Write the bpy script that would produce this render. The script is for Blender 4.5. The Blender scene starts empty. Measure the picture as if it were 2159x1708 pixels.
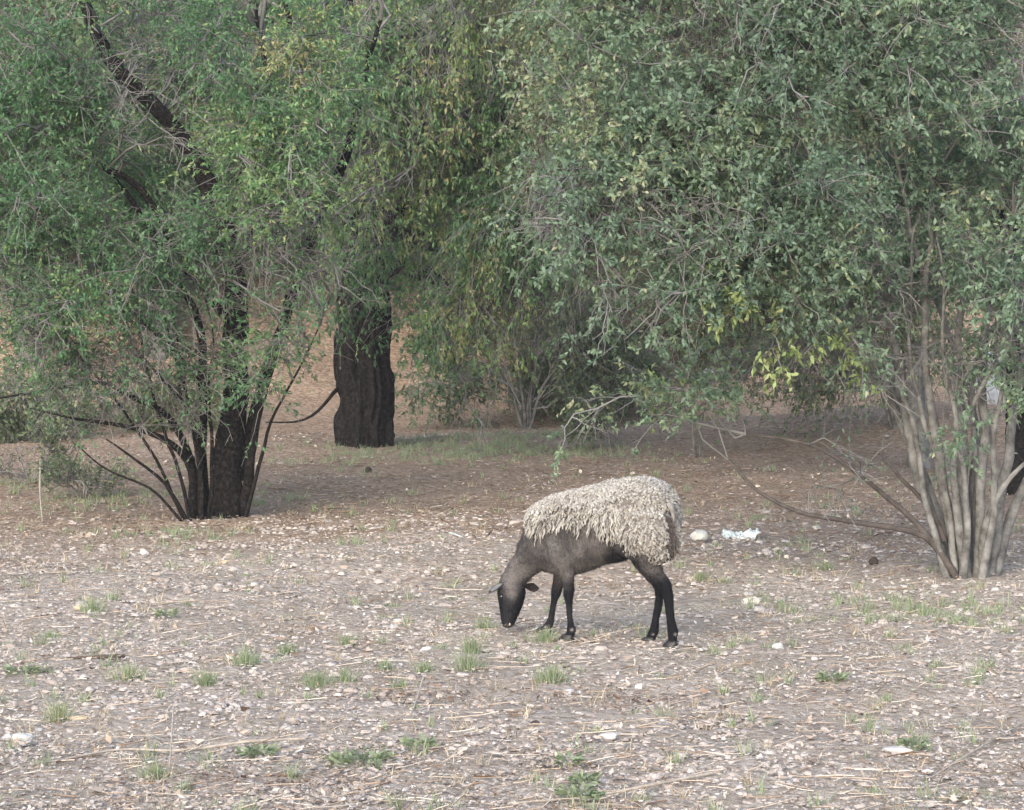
import bpy, bmesh, math, random
import numpy as np
from mathutils import Vector

# ------------------------------------------------------------------ camera, light, exposure
sc = bpy.context.scene
F_PX, HOR, CAM_H = 2880.0, 256.0, 1.6        # focal length in px of a 1024 wide picture, horizon row, eye height
PITCH = math.atan((405.0 - HOR) / F_PX)
cam_d = bpy.data.cameras.new('camera')
cam_d.sensor_width = 36.0
cam_d.lens = 36.0 * F_PX / 1024.0
cam_d.clip_start = 0.1
cam_d.clip_end = 2000.0
cam = bpy.data.objects.new('camera', cam_d)
sc.collection.objects.link(cam)
cam.location = (0, 0, CAM_H)
cam.rotation_euler = (math.pi / 2 - PITCH, 0, 0)
sc.camera = cam

SUN_EL, SUN_AZ = math.radians(25), math.radians(200)   # low and behind the camera, a little to the left
world = bpy.data.worlds.new('World')
sc.world = world
world.use_nodes = True
wn = world.node_tree
bg = wn.nodes['Background']
sky = wn.nodes.new('ShaderNodeTexSky')
sky.sky_type = 'NISHITA'
sky.sun_disc = False
sky.sun_elevation = SUN_EL
sky.sun_rotation = SUN_AZ
sky.air_density = 1.0
sky.dust_density = 2.2
sky.ozone_density = 1.0
wn.links.new(sky.outputs[0], bg.inputs[0])
bg.inputs[1].default_value = 0.15
sun_d = bpy.data.lights.new('sun', 'SUN')
sun_d.energy = 1.5
sun_d.angle = math.radians(60)
sun_d.color = (1.0, 0.975, 0.95)
sun = bpy.data.objects.new('sun', sun_d)
sc.collection.objects.link(sun)
sd = Vector((math.sin(SUN_AZ) * math.cos(SUN_EL), math.cos(SUN_AZ) * math.cos(SUN_EL), math.sin(SUN_EL)))
sun.rotation_euler = sd.to_track_quat('Z', 'Y').to_euler()
sc.view_settings.view_transform = 'Standard'
sc.view_settings.look = 'None'
sc.view_settings.gamma = 1.0
sc.view_settings.use_curve_mapping = False
sc.view_settings.exposure = 1.42
sc.render.engine = 'CYCLES'
sc.cycles.max_bounces = 8
sc.cycles.diffuse_bounces = 4
sc.cycles.transmission_bounces = 6
sc.cycles.transparent_max_bounces = 4

COL = sc.collection
Q = 1024.0 / 2158.0                           # photo was measured on a 2158 px wide copy


# ------------------------------------------------------------------ helpers
def noise3(p, seed=0):
    """value noise, p (N,3) -> (N,) in -1..1"""
    p = np.asarray(p, float)
    i = np.floor(p).astype(np.int64)
    f = p - i
    f = f * f * (3 - 2 * f)
    out = np.zeros(len(p))
    for dx in (0, 1):
        for dy in (0, 1):
            for dz in (0, 1):
                h = (i[:, 0] + dx) * 374761393 + (i[:, 1] + dy) * 668265263 + (i[:, 2] + dz) * 2147483647 + seed * 974634777
                h = (h ^ (h >> 13)) * 1274126177
                h = (h ^ (h >> 16)) & 0xFFFFFF
                w = (f[:, 0] if dx else 1 - f[:, 0]) * (f[:, 1] if dy else 1 - f[:, 1]) * (f[:, 2] if dz else 1 - f[:, 2])
                out += w * (h / 8388607.5 - 1.0)
    return out


def fbm(p, octv=4, seed=0):
    p = np.asarray(p, float)
    s, a, o = 1.0, 1.0, np.zeros(len(p))
    for k in range(octv):
        o += a * noise3(p * s, seed + k)
        s *= 2.03
        a *= 0.5
    return o


def sstep(a, b, x):
    t = np.clip((np.asarray(x, float) - a) / (b - a), 0, 1)
    return t * t * (3 - 2 * t)


def height(x, y):
    """ground height at world x, y (arrays)"""
    x = np.atleast_1d(np.asarray(x, float))
    y = np.atleast_1d(np.asarray(y, float))
    x, y = np.broadcast_arrays(x, y)
    p = np.stack([x, y, 0 * x], -1).reshape(-1, 3)
    h = 0.045 * noise3(p * 0.45, 3) + 0.018 * noise3(p * 1.7, 4)
    n = noise3(p * 0.16, 9)
    yy = p[:, 1] + 1.6 * n
    h = h * sstep(2, 9, p[:, 1])
    rise = np.clip(yy - 26.0, 0, 55)
    h += 0.40 * rise * sstep(0, 5, rise) * (1 - 0.35 * sstep(25, 70, rise))
    h += 0.5 * noise3(p * 0.35, 12) * sstep(1, 8, rise)
    # low bank behind the right-hand shrub
    h += 0.30 * np.exp(-((p[:, 0] - 3.6) / 2.6) ** 2 - ((p[:, 1] - 25.0) / 1.6) ** 2)
    return h.reshape(x.shape)


_F = np.array([0, math.cos(PITCH), -math.sin(PITCH)])
_U = np.array([0, math.sin(PITCH), math.cos(PITCH)])


def ray(px, py):
    return _F + np.array([1.0, 0, 0]) * (px - 512) / F_PX - _U * (py - 405) / F_PX


def at(dx, dy, Y):
    """photo position (2158 px copy) at world distance Y"""
    r = ray(dx * Q, dy * Q)
    return np.array([0, 0, CAM_H]) + r * (Y / r[1])


def ground(dx, dy):
    r = ray(dx * Q, dy * Q)
    r = r / r[1]
    Y = 6.0
    while Y < 120:
        p = np.array([0, 0, CAM_H]) + r * Y
        if p[2] < height(p[0], p[1])[0]:
            return p * np.array([1, 1, 0]) + np.array([0, 0, height(p[0], p[1])[0]])
        Y += 0.02
    return np.array([0, 0, CAM_H]) + r * 40


def make_mesh(name, V, F, smooth=False, attrs=None):
    """V (N,3); F (M,k) int array or list of such arrays"""
    Fs = F if isinstance(F, list) else [F]
    Fs = [np.asarray(f, np.int32) for f in Fs if len(f)]
    me = bpy.data.meshes.new(name)
    me.vertices.add(len(V))
    me.vertices.foreach_set('co', np.asarray(V, np.float32).ravel())
    nl = sum(f.size for f in Fs)
    npoly = sum(len(f) for f in Fs)
    me.loops.add(nl)
    me.polygons.add(npoly)
    me.loops.foreach_set('vertex_index', np.concatenate([f.ravel() for f in Fs]))
    tot = np.concatenate([np.full(len(f), f.shape[1], np.int32) for f in Fs])
    st = np.zeros(npoly, np.int32)
    st[1:] = np.cumsum(tot)[:-1]
    me.polygons.foreach_set('loop_start', st)
    me.polygons.foreach_set('loop_total', tot)
    if smooth:
        me.polygons.foreach_set('use_smooth', np.ones(npoly, bool))
    for k, (dom, arr) in (attrs or {}).items():
        a = me.attributes.new(k, 'FLOAT', dom)
        a.data.foreach_set('value', np.asarray(arr, np.float32))
    me.update(calc_edges=True)
    return me


def link(name, me, mat, parent=None, loc=None):
    o = bpy.data.objects.new(name, me)
    COL.objects.link(o)
    if mat is not None and me is not None and len(me.materials) == 0:
        me.materials.append(mat)
    if parent is not None:
        o.parent = parent
    if loc is not None:
        o.location = loc
    return o


def tag(o, label=None, cat=None, group=None, kind=None):
    if label: o['label'] = label
    if cat: o['category'] = cat
    if group: o['group'] = group
    if kind: o['kind'] = kind
    return o


def thing(name, loc, label, cat, group=None):
    o = bpy.data.objects.new(name, None)
    COL.objects.link(o)
    o.empty_display_size = 0.2
    o.location = loc
    return tag(o, label, cat, group)


def norm(v):
    return v / (np.linalg.norm(v, axis=-1, keepdims=True) + 1e-9)


def tubes(P, R, sides, ref=(0.23, -0.9, 0.31), cap=False):
    """P (N,K,3) paths, R (N,K) radii -> verts, quads"""
    N, K, _ = P.shape
    T = norm(np.gradient(P, axis=1))
    ref = np.broadcast_to(np.array(ref, float), T.shape)
    u = norm(np.cross(T, ref))
    v = np.cross(T, u)
    a = np.linspace(0, 2 * np.pi, sides, endpoint=False)
    V = P[:, :, None, :] + R[:, :, None, None] * (u[:, :, None, :] * np.cos(a)[None, None, :, None] + v[:, :, None, :] * np.sin(a)[None, None, :, None])
    idx = np.arange(N * K * sides).reshape(N, K, sides)
    nx = np.roll(idx, -1, axis=2)
    F = np.stack([idx[:, :-1], nx[:, :-1], nx[:, 1:], idx[:, 1:]], -1).reshape(-1, 4)
    return V.reshape(-1, 3), F


def spline(pts, n):
    """Catmull-Rom through pts (M,D) -> (n,D)"""
    pts = np.asarray(pts, float)
    seg = np.linalg.norm(np.diff(pts[:, :3], axis=0), axis=1)
    s = np.concatenate([[0], np.cumsum(seg)])
    t = np.linspace(0, s[-1], n)
    ext = np.vstack([2 * pts[0] - pts[1], pts, 2 * pts[-1] - pts[-2]])
    out = np.zeros((n, pts.shape[1]))
    for j, tt in enumerate(t):
        i = min(np.searchsorted(s, tt, side='right') - 1, len(pts) - 2)
        u = (tt - s[i]) / (seg[i] + 1e-9)
        p0, p1, p2, p3 = ext[i], ext[i + 1], ext[i + 2], ext[i + 3]
        out[j] = 0.5 * ((2 * p1) + (-p0 + p2) * u + (2 * p0 - 5 * p1 + 4 * p2 - p3) * u * u + (-p0 + 3 * p1 - 3 * p2 + p3) * u ** 3)
    return out


# ------------------------------------------------------------------ materials
def nodes_of(name):
    m = bpy.data.materials.new(name)
    m.use_nodes = True
    nt = m.node_tree
    nt.nodes.clear()
    out = nt.nodes.new('ShaderNodeOutputMaterial')
    return m, nt, out


def ramp(nt, stops, fac=None, interp='LINEAR'):
    r = nt.nodes.new('ShaderNodeValToRGB')
    r.color_ramp.interpolation = interp
    e = r.color_ramp.elements
    while len(e) < len(stops):
        e.new(0.5)
    for k, (p, c) in enumerate(stops):
        e[k].position = p
        e[k].color = (c[0], c[1], c[2], 1)
    if fac is not None:
        nt.links.new(fac, r.inputs[0])
    return r


def attr(nt, name):
    a = nt.nodes.new('ShaderNodeAttribute')
    a.attribute_name = name
    return a.outputs['Fac']


def noise_tex(nt, scale, detail=4, rough=0.6, vec=None, dist=0.0):
    n = nt.nodes.new('ShaderNodeTexNoise')
    n.inputs['Scale'].default_value = scale
    n.inputs['Detail'].default_value = detail
    n.inputs['Roughness'].default_value = rough
    n.inputs['Distortion'].default_value = dist
    if vec is not None:
        nt.links.new(vec, n.inputs['Vector'])
    return n.outputs['Fac']


def geo_pos(nt):
    return nt.nodes.new('ShaderNodeNewGeometry').outputs['Position']


def obj_pos(nt):
    return nt.nodes.new('ShaderNodeTexCoord').outputs['Object']


def principled(nt, out, rough=0.8, spec=0.2):
    b = nt.nodes.new('ShaderNodeBsdfPrincipled')
    b.inputs['Roughness'].default_value = rough
    b.inputs['Specular IOR Level'].default_value = spec
    nt.links.new(b.outputs[0], out.inputs[0])
    return b


def bump(nt, b, h, strength, dist):
    n = nt.nodes.new('ShaderNodeBump')
    n.inputs['Strength'].default_value = strength
    n.inputs['Distance'].default_value = dist
    nt.links.new(h, n.inputs['Height'])
    nt.links.new(n.outputs[0], b.inputs['Normal'])


def mixc(nt, fac, a, b, mode='MIX'):
    m = nt.nodes.new('ShaderNodeMix')
    m.data_type = 'RGBA'
    m.blend_type = mode
    for s, v in ((m.inputs[0], fac), (m.inputs[6], a), (m.inputs[7], b)):
        if isinstance(v, (int, float)):
            s.default_value = v
        elif isinstance(v, tuple):
            s.default_value = (v[0], v[1], v[2], 1)
        else:
            nt.links.new(v, s)
    return m.outputs[2]


def leaf_material(name, stops, trans=0.3):
    m, nt, out = nodes_of(name)
    r = ramp(nt, stops, attr(nt, 'tint'))
    b = nt.nodes.new('ShaderNodeBsdfPrincipled')
    b.inputs['Roughness'].default_value = 0.55
    b.inputs['Specular IOR Level'].default_value = 0.35
    nt.links.new(r.outputs[0], b.inputs['Base Color'])
    t = nt.nodes.new('ShaderNodeBsdfTranslucent')
    g = mixc(nt, 1.0, r.outputs[0], (1.15, 1.2, 0.75), 'MULTIPLY')
    nt.links.new(g, t.inputs[0])
    mx = nt.nodes.new('ShaderNodeMixShader')
    mx.inputs[0].default_value = trans
    nt.links.new(b.outputs[0], mx.inputs[1])
    nt.links.new(t.outputs[0], mx.inputs[2])
    nt.links.new(mx.outputs[0], out.inputs[0])
    return m


def simple(name, stops, scale=8.0, rough=0.85, bstr=0.3, bdist=0.01, use_attr=None, spec=0.2, world_space=False):
    m, nt, out = nodes_of(name)
    v = geo_pos(nt) if world_space else obj_pos(nt)
    n = noise_tex(nt, scale, 6, 0.65, v)
    r = ramp(nt, stops, attr(nt, use_attr) if use_attr else n)
    b = principled(nt, out, rough, spec)
    nt.links.new(r.outputs[0], b.inputs['Base Color'])
    if bstr:
        bump(nt, b, n, bstr, bdist)
    return m


M = {}
M['leaf_mesquite'] = leaf_material('leaf_mesquite', [
    (0.0, (0.064, 0.135, 0.074)), (0.35, (0.105, 0.215, 0.110)), (0.62, (0.175, 0.305, 0.145)), (0.85, (0.27, 0.34, 0.14)), (1.0, (0.40, 0.38, 0.22))], 0.45)
M['leaf_blue'] = leaf_material('leaf_blue', [
    (0.0, (0.092, 0.150, 0.112)), (0.4, (0.158, 0.240, 0.178)), (0.7, (0.225, 0.315, 0.220)), (0.9, (0.29, 0.35, 0.20)), (1.0, (0.42, 0.42, 0.30))], 0.48)
M['leaf_olive'] = leaf_material('leaf_olive', [
    (0.0, (0.085, 0.118, 0.072)), (0.4, (0.140, 0.195, 0.115)), (0.75, (0.215, 0.275, 0.155)), (1.0, (0.40, 0.38, 0.26))], 0.42)
M['leaf_yellow'] = leaf_material('leaf_yellow', [
    (0.0, (0.17, 0.24, 0.11)), (0.6, (0.28, 0.35, 0.15)), (1.0, (0.42, 0.43, 0.23))], 0.4)
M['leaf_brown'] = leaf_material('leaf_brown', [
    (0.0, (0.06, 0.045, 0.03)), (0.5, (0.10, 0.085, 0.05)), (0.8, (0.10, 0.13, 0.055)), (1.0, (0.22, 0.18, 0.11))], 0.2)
M['grass'] = leaf_material('grass', [
    (0.0, (0.20, 0.25, 0.16)), (0.6, (0.27, 0.32, 0.20)), (1.0, (0.42, 0.40, 0.28))], 0.3)
M['dry_grass'] = leaf_material('dry_grass', [
    (0.0, (0.20, 0.16, 0.11)), (0.6, (0.36, 0.30, 0.21)), (1.0, (0.52, 0.47, 0.37))], 0.15)
M['bark_dark'] = simple('bark_dark', [(0.3, (0.008, 0.007, 0.007)), (0.5, (0.018, 0.016, 0.016)), (0.72, (0.050, 0.045, 0.044))], 40, 0.95, 1.0, 0.03, spec=0.05)
M['bark_grey'] = simple('bark_grey', [(0.32, (0.055, 0.053, 0.050)), (0.5, (0.140, 0.138, 0.133)), (0.68, (0.235, 0.232, 0.226))], 14, 0.9, 0.7, 0.015, spec=0.1)
M['bark_branch'] = simple('bark_branch', [(0.3, (0.04, 0.034, 0.032)), (0.7, (0.11, 0.095, 0.088))], 20, 0.9, .3, .006)
M['twig_grey'] = simple('twig_grey', [(0.25, (0.085, 0.08, 0.078)), (0.5, (0.155, 0.150, 0.148)), (0.75, (0.27, 0.265, 0.265))], 3.5, 0.9, 0, spec=0.1)
M['twig_brown'] = simple('twig_brown', [(0.3, (0.045, 0.034, 0.028)), (0.7, (0.13, 0.105, 0.085))], 4, 0.9, 0, spec=0.1)


def ground_material():
    m, nt, out = nodes_of('ground_soil')
    pos = geo_pos(nt)
    sep = nt.nodes.new('ShaderNodeSeparateXYZ')
    nt.links.new(pos, sep.inputs[0])
    vor = nt.nodes.new('ShaderNodeTexVoronoi')
    vor.inputs['Scale'].default_value = 34
    nt.links.new(pos, vor.inputs['Vector'])
    vc = nt.nodes.new('ShaderNodeSeparateColor')
    nt.links.new(vor.outputs['Color'], vc.inputs[0])
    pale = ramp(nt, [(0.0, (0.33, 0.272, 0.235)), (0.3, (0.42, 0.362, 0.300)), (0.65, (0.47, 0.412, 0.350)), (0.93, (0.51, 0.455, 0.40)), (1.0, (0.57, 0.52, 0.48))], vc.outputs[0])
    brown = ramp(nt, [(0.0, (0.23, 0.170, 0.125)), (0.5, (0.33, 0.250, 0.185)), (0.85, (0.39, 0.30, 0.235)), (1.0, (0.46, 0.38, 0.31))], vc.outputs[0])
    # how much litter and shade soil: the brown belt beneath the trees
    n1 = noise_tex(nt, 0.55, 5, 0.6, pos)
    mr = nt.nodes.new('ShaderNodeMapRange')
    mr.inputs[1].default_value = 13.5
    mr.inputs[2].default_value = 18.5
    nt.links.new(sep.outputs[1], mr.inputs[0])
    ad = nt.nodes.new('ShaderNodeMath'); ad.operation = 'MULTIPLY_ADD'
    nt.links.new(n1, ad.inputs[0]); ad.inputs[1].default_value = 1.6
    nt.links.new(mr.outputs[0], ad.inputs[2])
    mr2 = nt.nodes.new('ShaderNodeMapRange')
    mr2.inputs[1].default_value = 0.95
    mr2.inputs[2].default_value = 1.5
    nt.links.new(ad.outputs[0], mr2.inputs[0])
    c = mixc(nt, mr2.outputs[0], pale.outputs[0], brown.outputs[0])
    # broad pale and dark blotches, faint green bloom of tiny weeds
    n2 = noise_tex(nt, 1.3, 5, 0.65, pos)
    bl = ramp(nt, [(0.3, (0.80, 0.78, 0.76)), (0.7, (1.12, 1.10, 1.10))], n2)
    c = mixc(nt, 1.0, c, bl.outputs[0], 'MULTIPLY')
    n3 = noise_tex(nt, 2.4, 6, 0.7, pos)
    gm = nt.nodes.new('ShaderNodeMapRange')
    gm.inputs[1].default_value = 0.52; gm.inputs[2].default_value = 0.72
    gm.inputs[4].default_value = 0.45
    nt.links.new(n3, gm.inputs[0])
    c = mixc(nt, gm.outputs[0], c, (0.27, 0.26, 0.185))
    n4 = noise_tex(nt, 60, 6, 0.75, pos)
    fine = ramp(nt, [(0.3, (0.72, 0.69, 0.66)), (0.65, (1.2, 1.2, 1.2))], n4)
    c = mixc(nt, 1.0, c, fine.outputs[0], 'MULTIPLY')
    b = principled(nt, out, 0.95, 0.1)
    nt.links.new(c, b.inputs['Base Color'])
    h = nt.nodes.new('ShaderNodeMath'); h.operation = 'MULTIPLY_ADD'
    nt.links.new(vor.outputs['Distance'], h.inputs[0]); h.inputs[1].default_value = -0.8
    nt.links.new(n4, h.inputs[2])
    bump(nt, b, h.outputs[0], 0.9, 0.02)
    return m


M['ground'] = ground_material()

# ------------------------------------------------------------------ terrain
xs = np.unique(np.concatenate([np.linspace(-160, -14, 22), np.arange(-14, -4.6, 0.35), np.arange(-4.6, 4.6, 0.05), np.arange(4.6, 14, 0.35), np.linspace(14, 160, 22)]).round(4))
ys = np.unique(np.concatenate([np.linspace(-80, 7, 24), np.arange(7, 18, 0.05), np.arange(18, 30, 0.11), np.arange(30, 60, 0.5), np.linspace(60, 260, 30)]).round(4))
X, Y = np.meshgrid(xs, ys)
Z = height(X.ravel(), Y.ravel())
pp = np.stack([X.ravel(), Y.ravel(), 0 * Z], -1)
near = sstep(6, 8, Y.ravel()) * (1 - sstep(28, 34, Y.ravel()))
Z = Z + near * (0.010 * noise3(pp * 7, 21) + 0.008 * noise3(pp * 17, 22))
nx_, ny_ = len(xs), len(ys)
idx = np.arange(nx_ * ny_).reshape(ny_, nx_)
Fg = np.stack([idx[:-1, :-1], idx[:-1, 1:], idx[1:, 1:], idx[1:, :-1]], -1).reshape(-1, 4)
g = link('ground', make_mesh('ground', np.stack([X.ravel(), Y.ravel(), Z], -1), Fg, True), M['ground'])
tag(g, 'pale gravelly soil with brown leaf litter towards the trees', kind='structure')


# ------------------------------------------------------------------ vegetation machinery
def leaf_quads(rng, pos, dirs, length, width, fold=0.25):
    """one folded diamond per leaf"""
    n = len(pos)
    d = norm(dirs)
    r = rng.normal(size=(n, 3)); r[:, 2] += 0.9
    s = norm(np.cross(d, r))
    nn = np.cross(s, d)
    L = (length * rng.uniform(0.65, 1.25, n))[:, None]
    W = (width * rng.uniform(0.7, 1.2, n))[:, None]
    a = pos
    t = pos + d * L - nn * L * 0.12
    m = pos + d * L * 0.48
    l = m + s * W * 0.5 + nn * W * fold
    q = m - s * W * 0.5 + nn * W * fold
    V = np.stack([a, l, t, q], 1).reshape(-1, 3)
    F = np.arange(n * 4).reshape(n, 4)
    return V, F


def along(P, idx, t):
    """points and tangents at parameter t (0..1) on paths P[idx]"""
    K = P.shape[1]
    f = t * (K - 1)
    i = np.clip(np.floor(f).astype(int), 0, K - 2)
    w = (f - i)[:, None]
    a, b = P[idx, i], P[idx, i + 1]
    return a * (1 - w) + b * w, norm(b - a)


def grow(rng, skel, blobs, twigs=22, subs=3, leaves=10, tw_len=0.42, sub_len=0.16, droop=0.5, leaf=(0.032, 0.011),
         leaf_down=0.4, yellow=0.1, lift=0.15, br_r=0.012, tint0=0.35, messy=1.0):
    """side branches from a skeleton into crown volumes, twigs along them, leaves on the twigs"""
    S, E, btint = [], [], []
    for bl in blobs:
        dx, dy, Yc, rx, rz, ry, nb = bl[:7]
        toff = bl[7] if len(bl) > 7 else 0.0
        c = at(dx, dy, Yc)
        v = norm(rng.normal(size=(nb, 3))) * (rng.uniform(0.15, 1, (nb, 1)) ** 0.5)
        tgt = c + v * np.array([rx, ry, rz])
        for p in tgt:
            d = np.linalg.norm(skel - p, axis=1) + 0.9 * np.clip(skel[:, 2] - p[2], 0, None) * (0.2 if droop > 0.6 else 1)
            k = np.argpartition(d, 6)[:6]
            S.append(skel[rng.choice(k)])
            E.append(p)
            btint.append(toff)
    S, E, btint = np.array(S), np.array(E), np.array(btint)
    B, K = len(S), 9
    t = np.linspace(0, 1, K)[None, :, None]
    Ld = np.linalg.norm(E - S, axis=1)[:, None, None]
    P = S[:, None] * (1 - t) + E[:, None] * t
    P = P + np.array([0, 0, 1.0]) * (lift * Ld * 4 * t * (1 - t))
    wig = rng.normal(size=(B, K, 3)) * 0.045 * messy
    wig = np.cumsum(wig, axis=1) * np.minimum(Ld, 1.0) * (t > 0)
    P = P + wig * (1 - t * 0.3)
    base = br_r * np.clip(Ld[:, :, 0], 0.4, 1.6)
    R = base * (1 - 0.8 * t[:, :, 0]) + 0.0018
    btint = btint + rng.normal(0, 0.10, B) + (rng.random(B) < yellow) * 0.28
    brv, brf = tubes(P, R, 5)
    # twigs
    n = B * twigs
    bi = np.repeat(np.arange(B), twigs)
    tt = rng.uniform(0.28, 1.0, n) ** 0.8
    # long connecting runs stay bare near the limb
    sp, tg = along(P, bi, tt)
    tw_l = tw_len * rng.uniform(0.45, 1.35, n)
    d = norm(tg * 0.55 + rng.normal(size=(n, 3)) * 0.55 + np.array([0, 0, 0.25 - droop * 0.7]))
    s5 = np.linspace(0, 1, 5)[None, :, None]
    TP = sp[:, None] + d[:, None] * tw_l[:, None, None] * s5 + np.array([0, 0, -1.0]) * droop * tw_l[:, None, None] * 0.8 * s5 ** 2
    TP = TP + np.cumsum(rng.normal(size=TP.shape) * 0.045 * messy, 1) * tw_l[:, None, None]
    TP[:, 0] = sp
    TR = 0.0034 * (1 - 0.65 * s5[:, :, 0]) * np.ones((n, 1))
    twv, twf = tubes(TP, TR, 3)
    # sub twigs
    m = n * subs
    ti = np.repeat(np.arange(n), subs)
    t2 = rng.uniform(0.2, 1.0, m)
    sp2, tg2 = along(TP, ti, t2)
    l2 = sub_len * rng.uniform(0.5, 1.4, m)
    d2 = norm(tg2 * 0.6 + rng.normal(size=(m, 3)) * 0.6 + np.array([0, 0, 0.1 - droop * 0.6]))
    s3 = np.linspace(0, 1, 3)[None, :, None]
    SP = sp2[:, None] + d2[:, None] * l2[:, None, None] * s3 + np.array([0, 0, -1.0]) * droop * l2[:, None, None] * 0.6 * s3 ** 2
    SR = 0.0019 * (1 - 0.5 * s3[:, :, 0]) * np.ones((m, 1))
    gap = noise3(sp2 * 2.3 + rng.uniform(0, 50, 3), 17)
    ok = (gap > -0.34) | (rng.random(m) < .22)
    drift = 0.16 * noise3(sp2 * 1.5, 19)
    show = rng.random(m) < 0.45
    suv, suf = tubes(SP[show], SR[show], 3)
    # leaves
    out = {'branches': (brv, brf), 'twigs': (np.vstack([twv, suv]), np.vstack([twf, suf + len(twv)]))}
    if leaves:
        li = np.repeat(np.arange(m)[ok], leaves)
        q = len(li)
        t3 = rng.uniform(0.05, 1.0, q)
        sp3, tg3 = along(SP, li, t3)
        d3 = norm(tg3 * 0.5 + rng.normal(size=(q, 3)) * 0.6 + np.array([0, 0, -leaf_down]))
        lv, lf = leaf_quads(rng, sp3, d3, leaf[0], leaf[1])
        tint = tint0 + btint[bi[ti[li]]] + (rng.normal(0, 0.07, m) + drift)[li] + rng.normal(0, 0.10, q)
        tint = tint + (rng.random(q) < 0.012) * 0.45
        out['leaves'] = (lv, lf, np.clip(tint, 0, 1))
    return out


def merge(outs, key):
    V, Fc, T, o = [], [], [], 0
    for g_ in outs:
        if key not in g_: continue
        V.append(g_[key][0]); Fc.append(g_[key][1] + o); o += len(g_[key][0])
        if len(g_[key]) > 2: T.append(g_[key][2])
    return np.vstack(V), np.vstack(Fc), (np.concatenate(T) if T else None)


def limb_path(pts, n=None, jit=0.012, rng=None):
    """pts: (dx, dy, Y, r) measured on the photo -> (n,4) smooth world path"""
    w = np.array([np.append(at(a, b, c), r) for a, b, c, r in pts])
    if w[0, 2] < height(w[0, 0], w[0, 1])[0] + .10:          # foot: carry it on into the soil
        k0 = norm(w[0, :3] - w[1, :3]); k0[2] = -1
        w = np.vstack([np.append(w[0, :3] + norm(k0) * .14, w[0, 3] * 1.08), w])
    L = np.linalg.norm(np.diff(w[:, :3], axis=0), axis=1).sum()
    n = n or max(8, int(L / 0.07))
    s = spline(w, n)
    s[:, 3] = np.clip(s[:, 3], 0.003, None)
    if rng is not None:
        j = fbm(np.stack([np.linspace(0, L * 3.2, n), np.full(n, rng.uniform(0, 99)), np.zeros(n)], -1), 3)
        k = fbm(np.stack([np.linspace(0, L * 3.2, n), np.full(n, rng.uniform(0, 99)), np.ones(n) * 7], -1), 3)
        w_ = sstep(0, 0.25, np.linspace(0, 1, n))
        s[:, 0] += j * jit * w_ * (1 + 12 * np.minimum(s[:, 3], .06)); s[:, 1] += k * jit * w_ * 2
    return s


def limb_mesh(name, path, sides=10, rough=0.0, flare=0.0, seed=0, freq=(26, 3), closed=True):
    """a bark-covered limb; rough = fissure depth as a share of the radius"""
    if rough > 0:
        n = max(len(path), int(np.linalg.norm(np.diff(path[:, :3], axis=0), axis=1).sum() / 0.02))
        path = spline(path, n)
    P = path[None, :, :3].copy(); R = path[None, :, 3].copy()
    if flare > 0:
        z = np.linalg.norm(P[0] - P[0, 0], axis=1)
        R[0] *= 1 + flare * np.exp(-z / 0.10)
    V, F_ = tubes(P, R, sides, ref=(0.05, -1, 0.1))
    if rough > 0:
        C = np.repeat(P[0], sides, axis=0); RR = np.repeat(R[0], sides)
        o = (V - C) / RR[:, None]
        a = np.arctan2(o[:, 1], o[:, 0])
        s = np.repeat(np.cumsum(np.append(0, np.linalg.norm(np.diff(P[0], axis=0), axis=1))), sides)
        q = np.stack([np.cos(a) * RR * freq[0], np.sin(a) * RR * freq[0], s * freq[1]], -1)
        q = q + .6 * noise3(q * .6, seed + 3)[:, None]
        ridg = 1 - np.abs(noise3(q, seed)) * 2.6
        ridg2 = 1 - np.abs(noise3(q * np.array([2.6, 2.6, 3.5]), seed + 5)) * 2
        lump = noise3(np.stack([np.cos(a) * 1.5, np.sin(a) * 1.5, s * 2.2], -1), seed + 9)
        V = C + (V - C) * (1 + rough * (-0.9 * np.clip(ridg, -0.4, 1) - 0.35 * ridg2) + 0.05 * lump)[:, None]
    K = len(path)
    Fs = [F_]
    if closed:
        top = len(V); V = np.vstack([V, P[0, -1]])
        lr = (K - 1) * sides + np.arange(sides)
        Fs.append(np.stack([lr, np.roll(lr, -1), np.full(sides, top)], -1))
    return make_mesh(name, V, Fs, True)


def to_local(me, loc):
    n = len(me.vertices)
    a = np.empty(n * 3, np.float32)
    me.vertices.foreach_get('co', a)
    a = a.reshape(-1, 3) - np.asarray(loc, np.float32)
    me.vertices.foreach_set('co', a.ravel())
    me.update()
    return me


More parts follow.
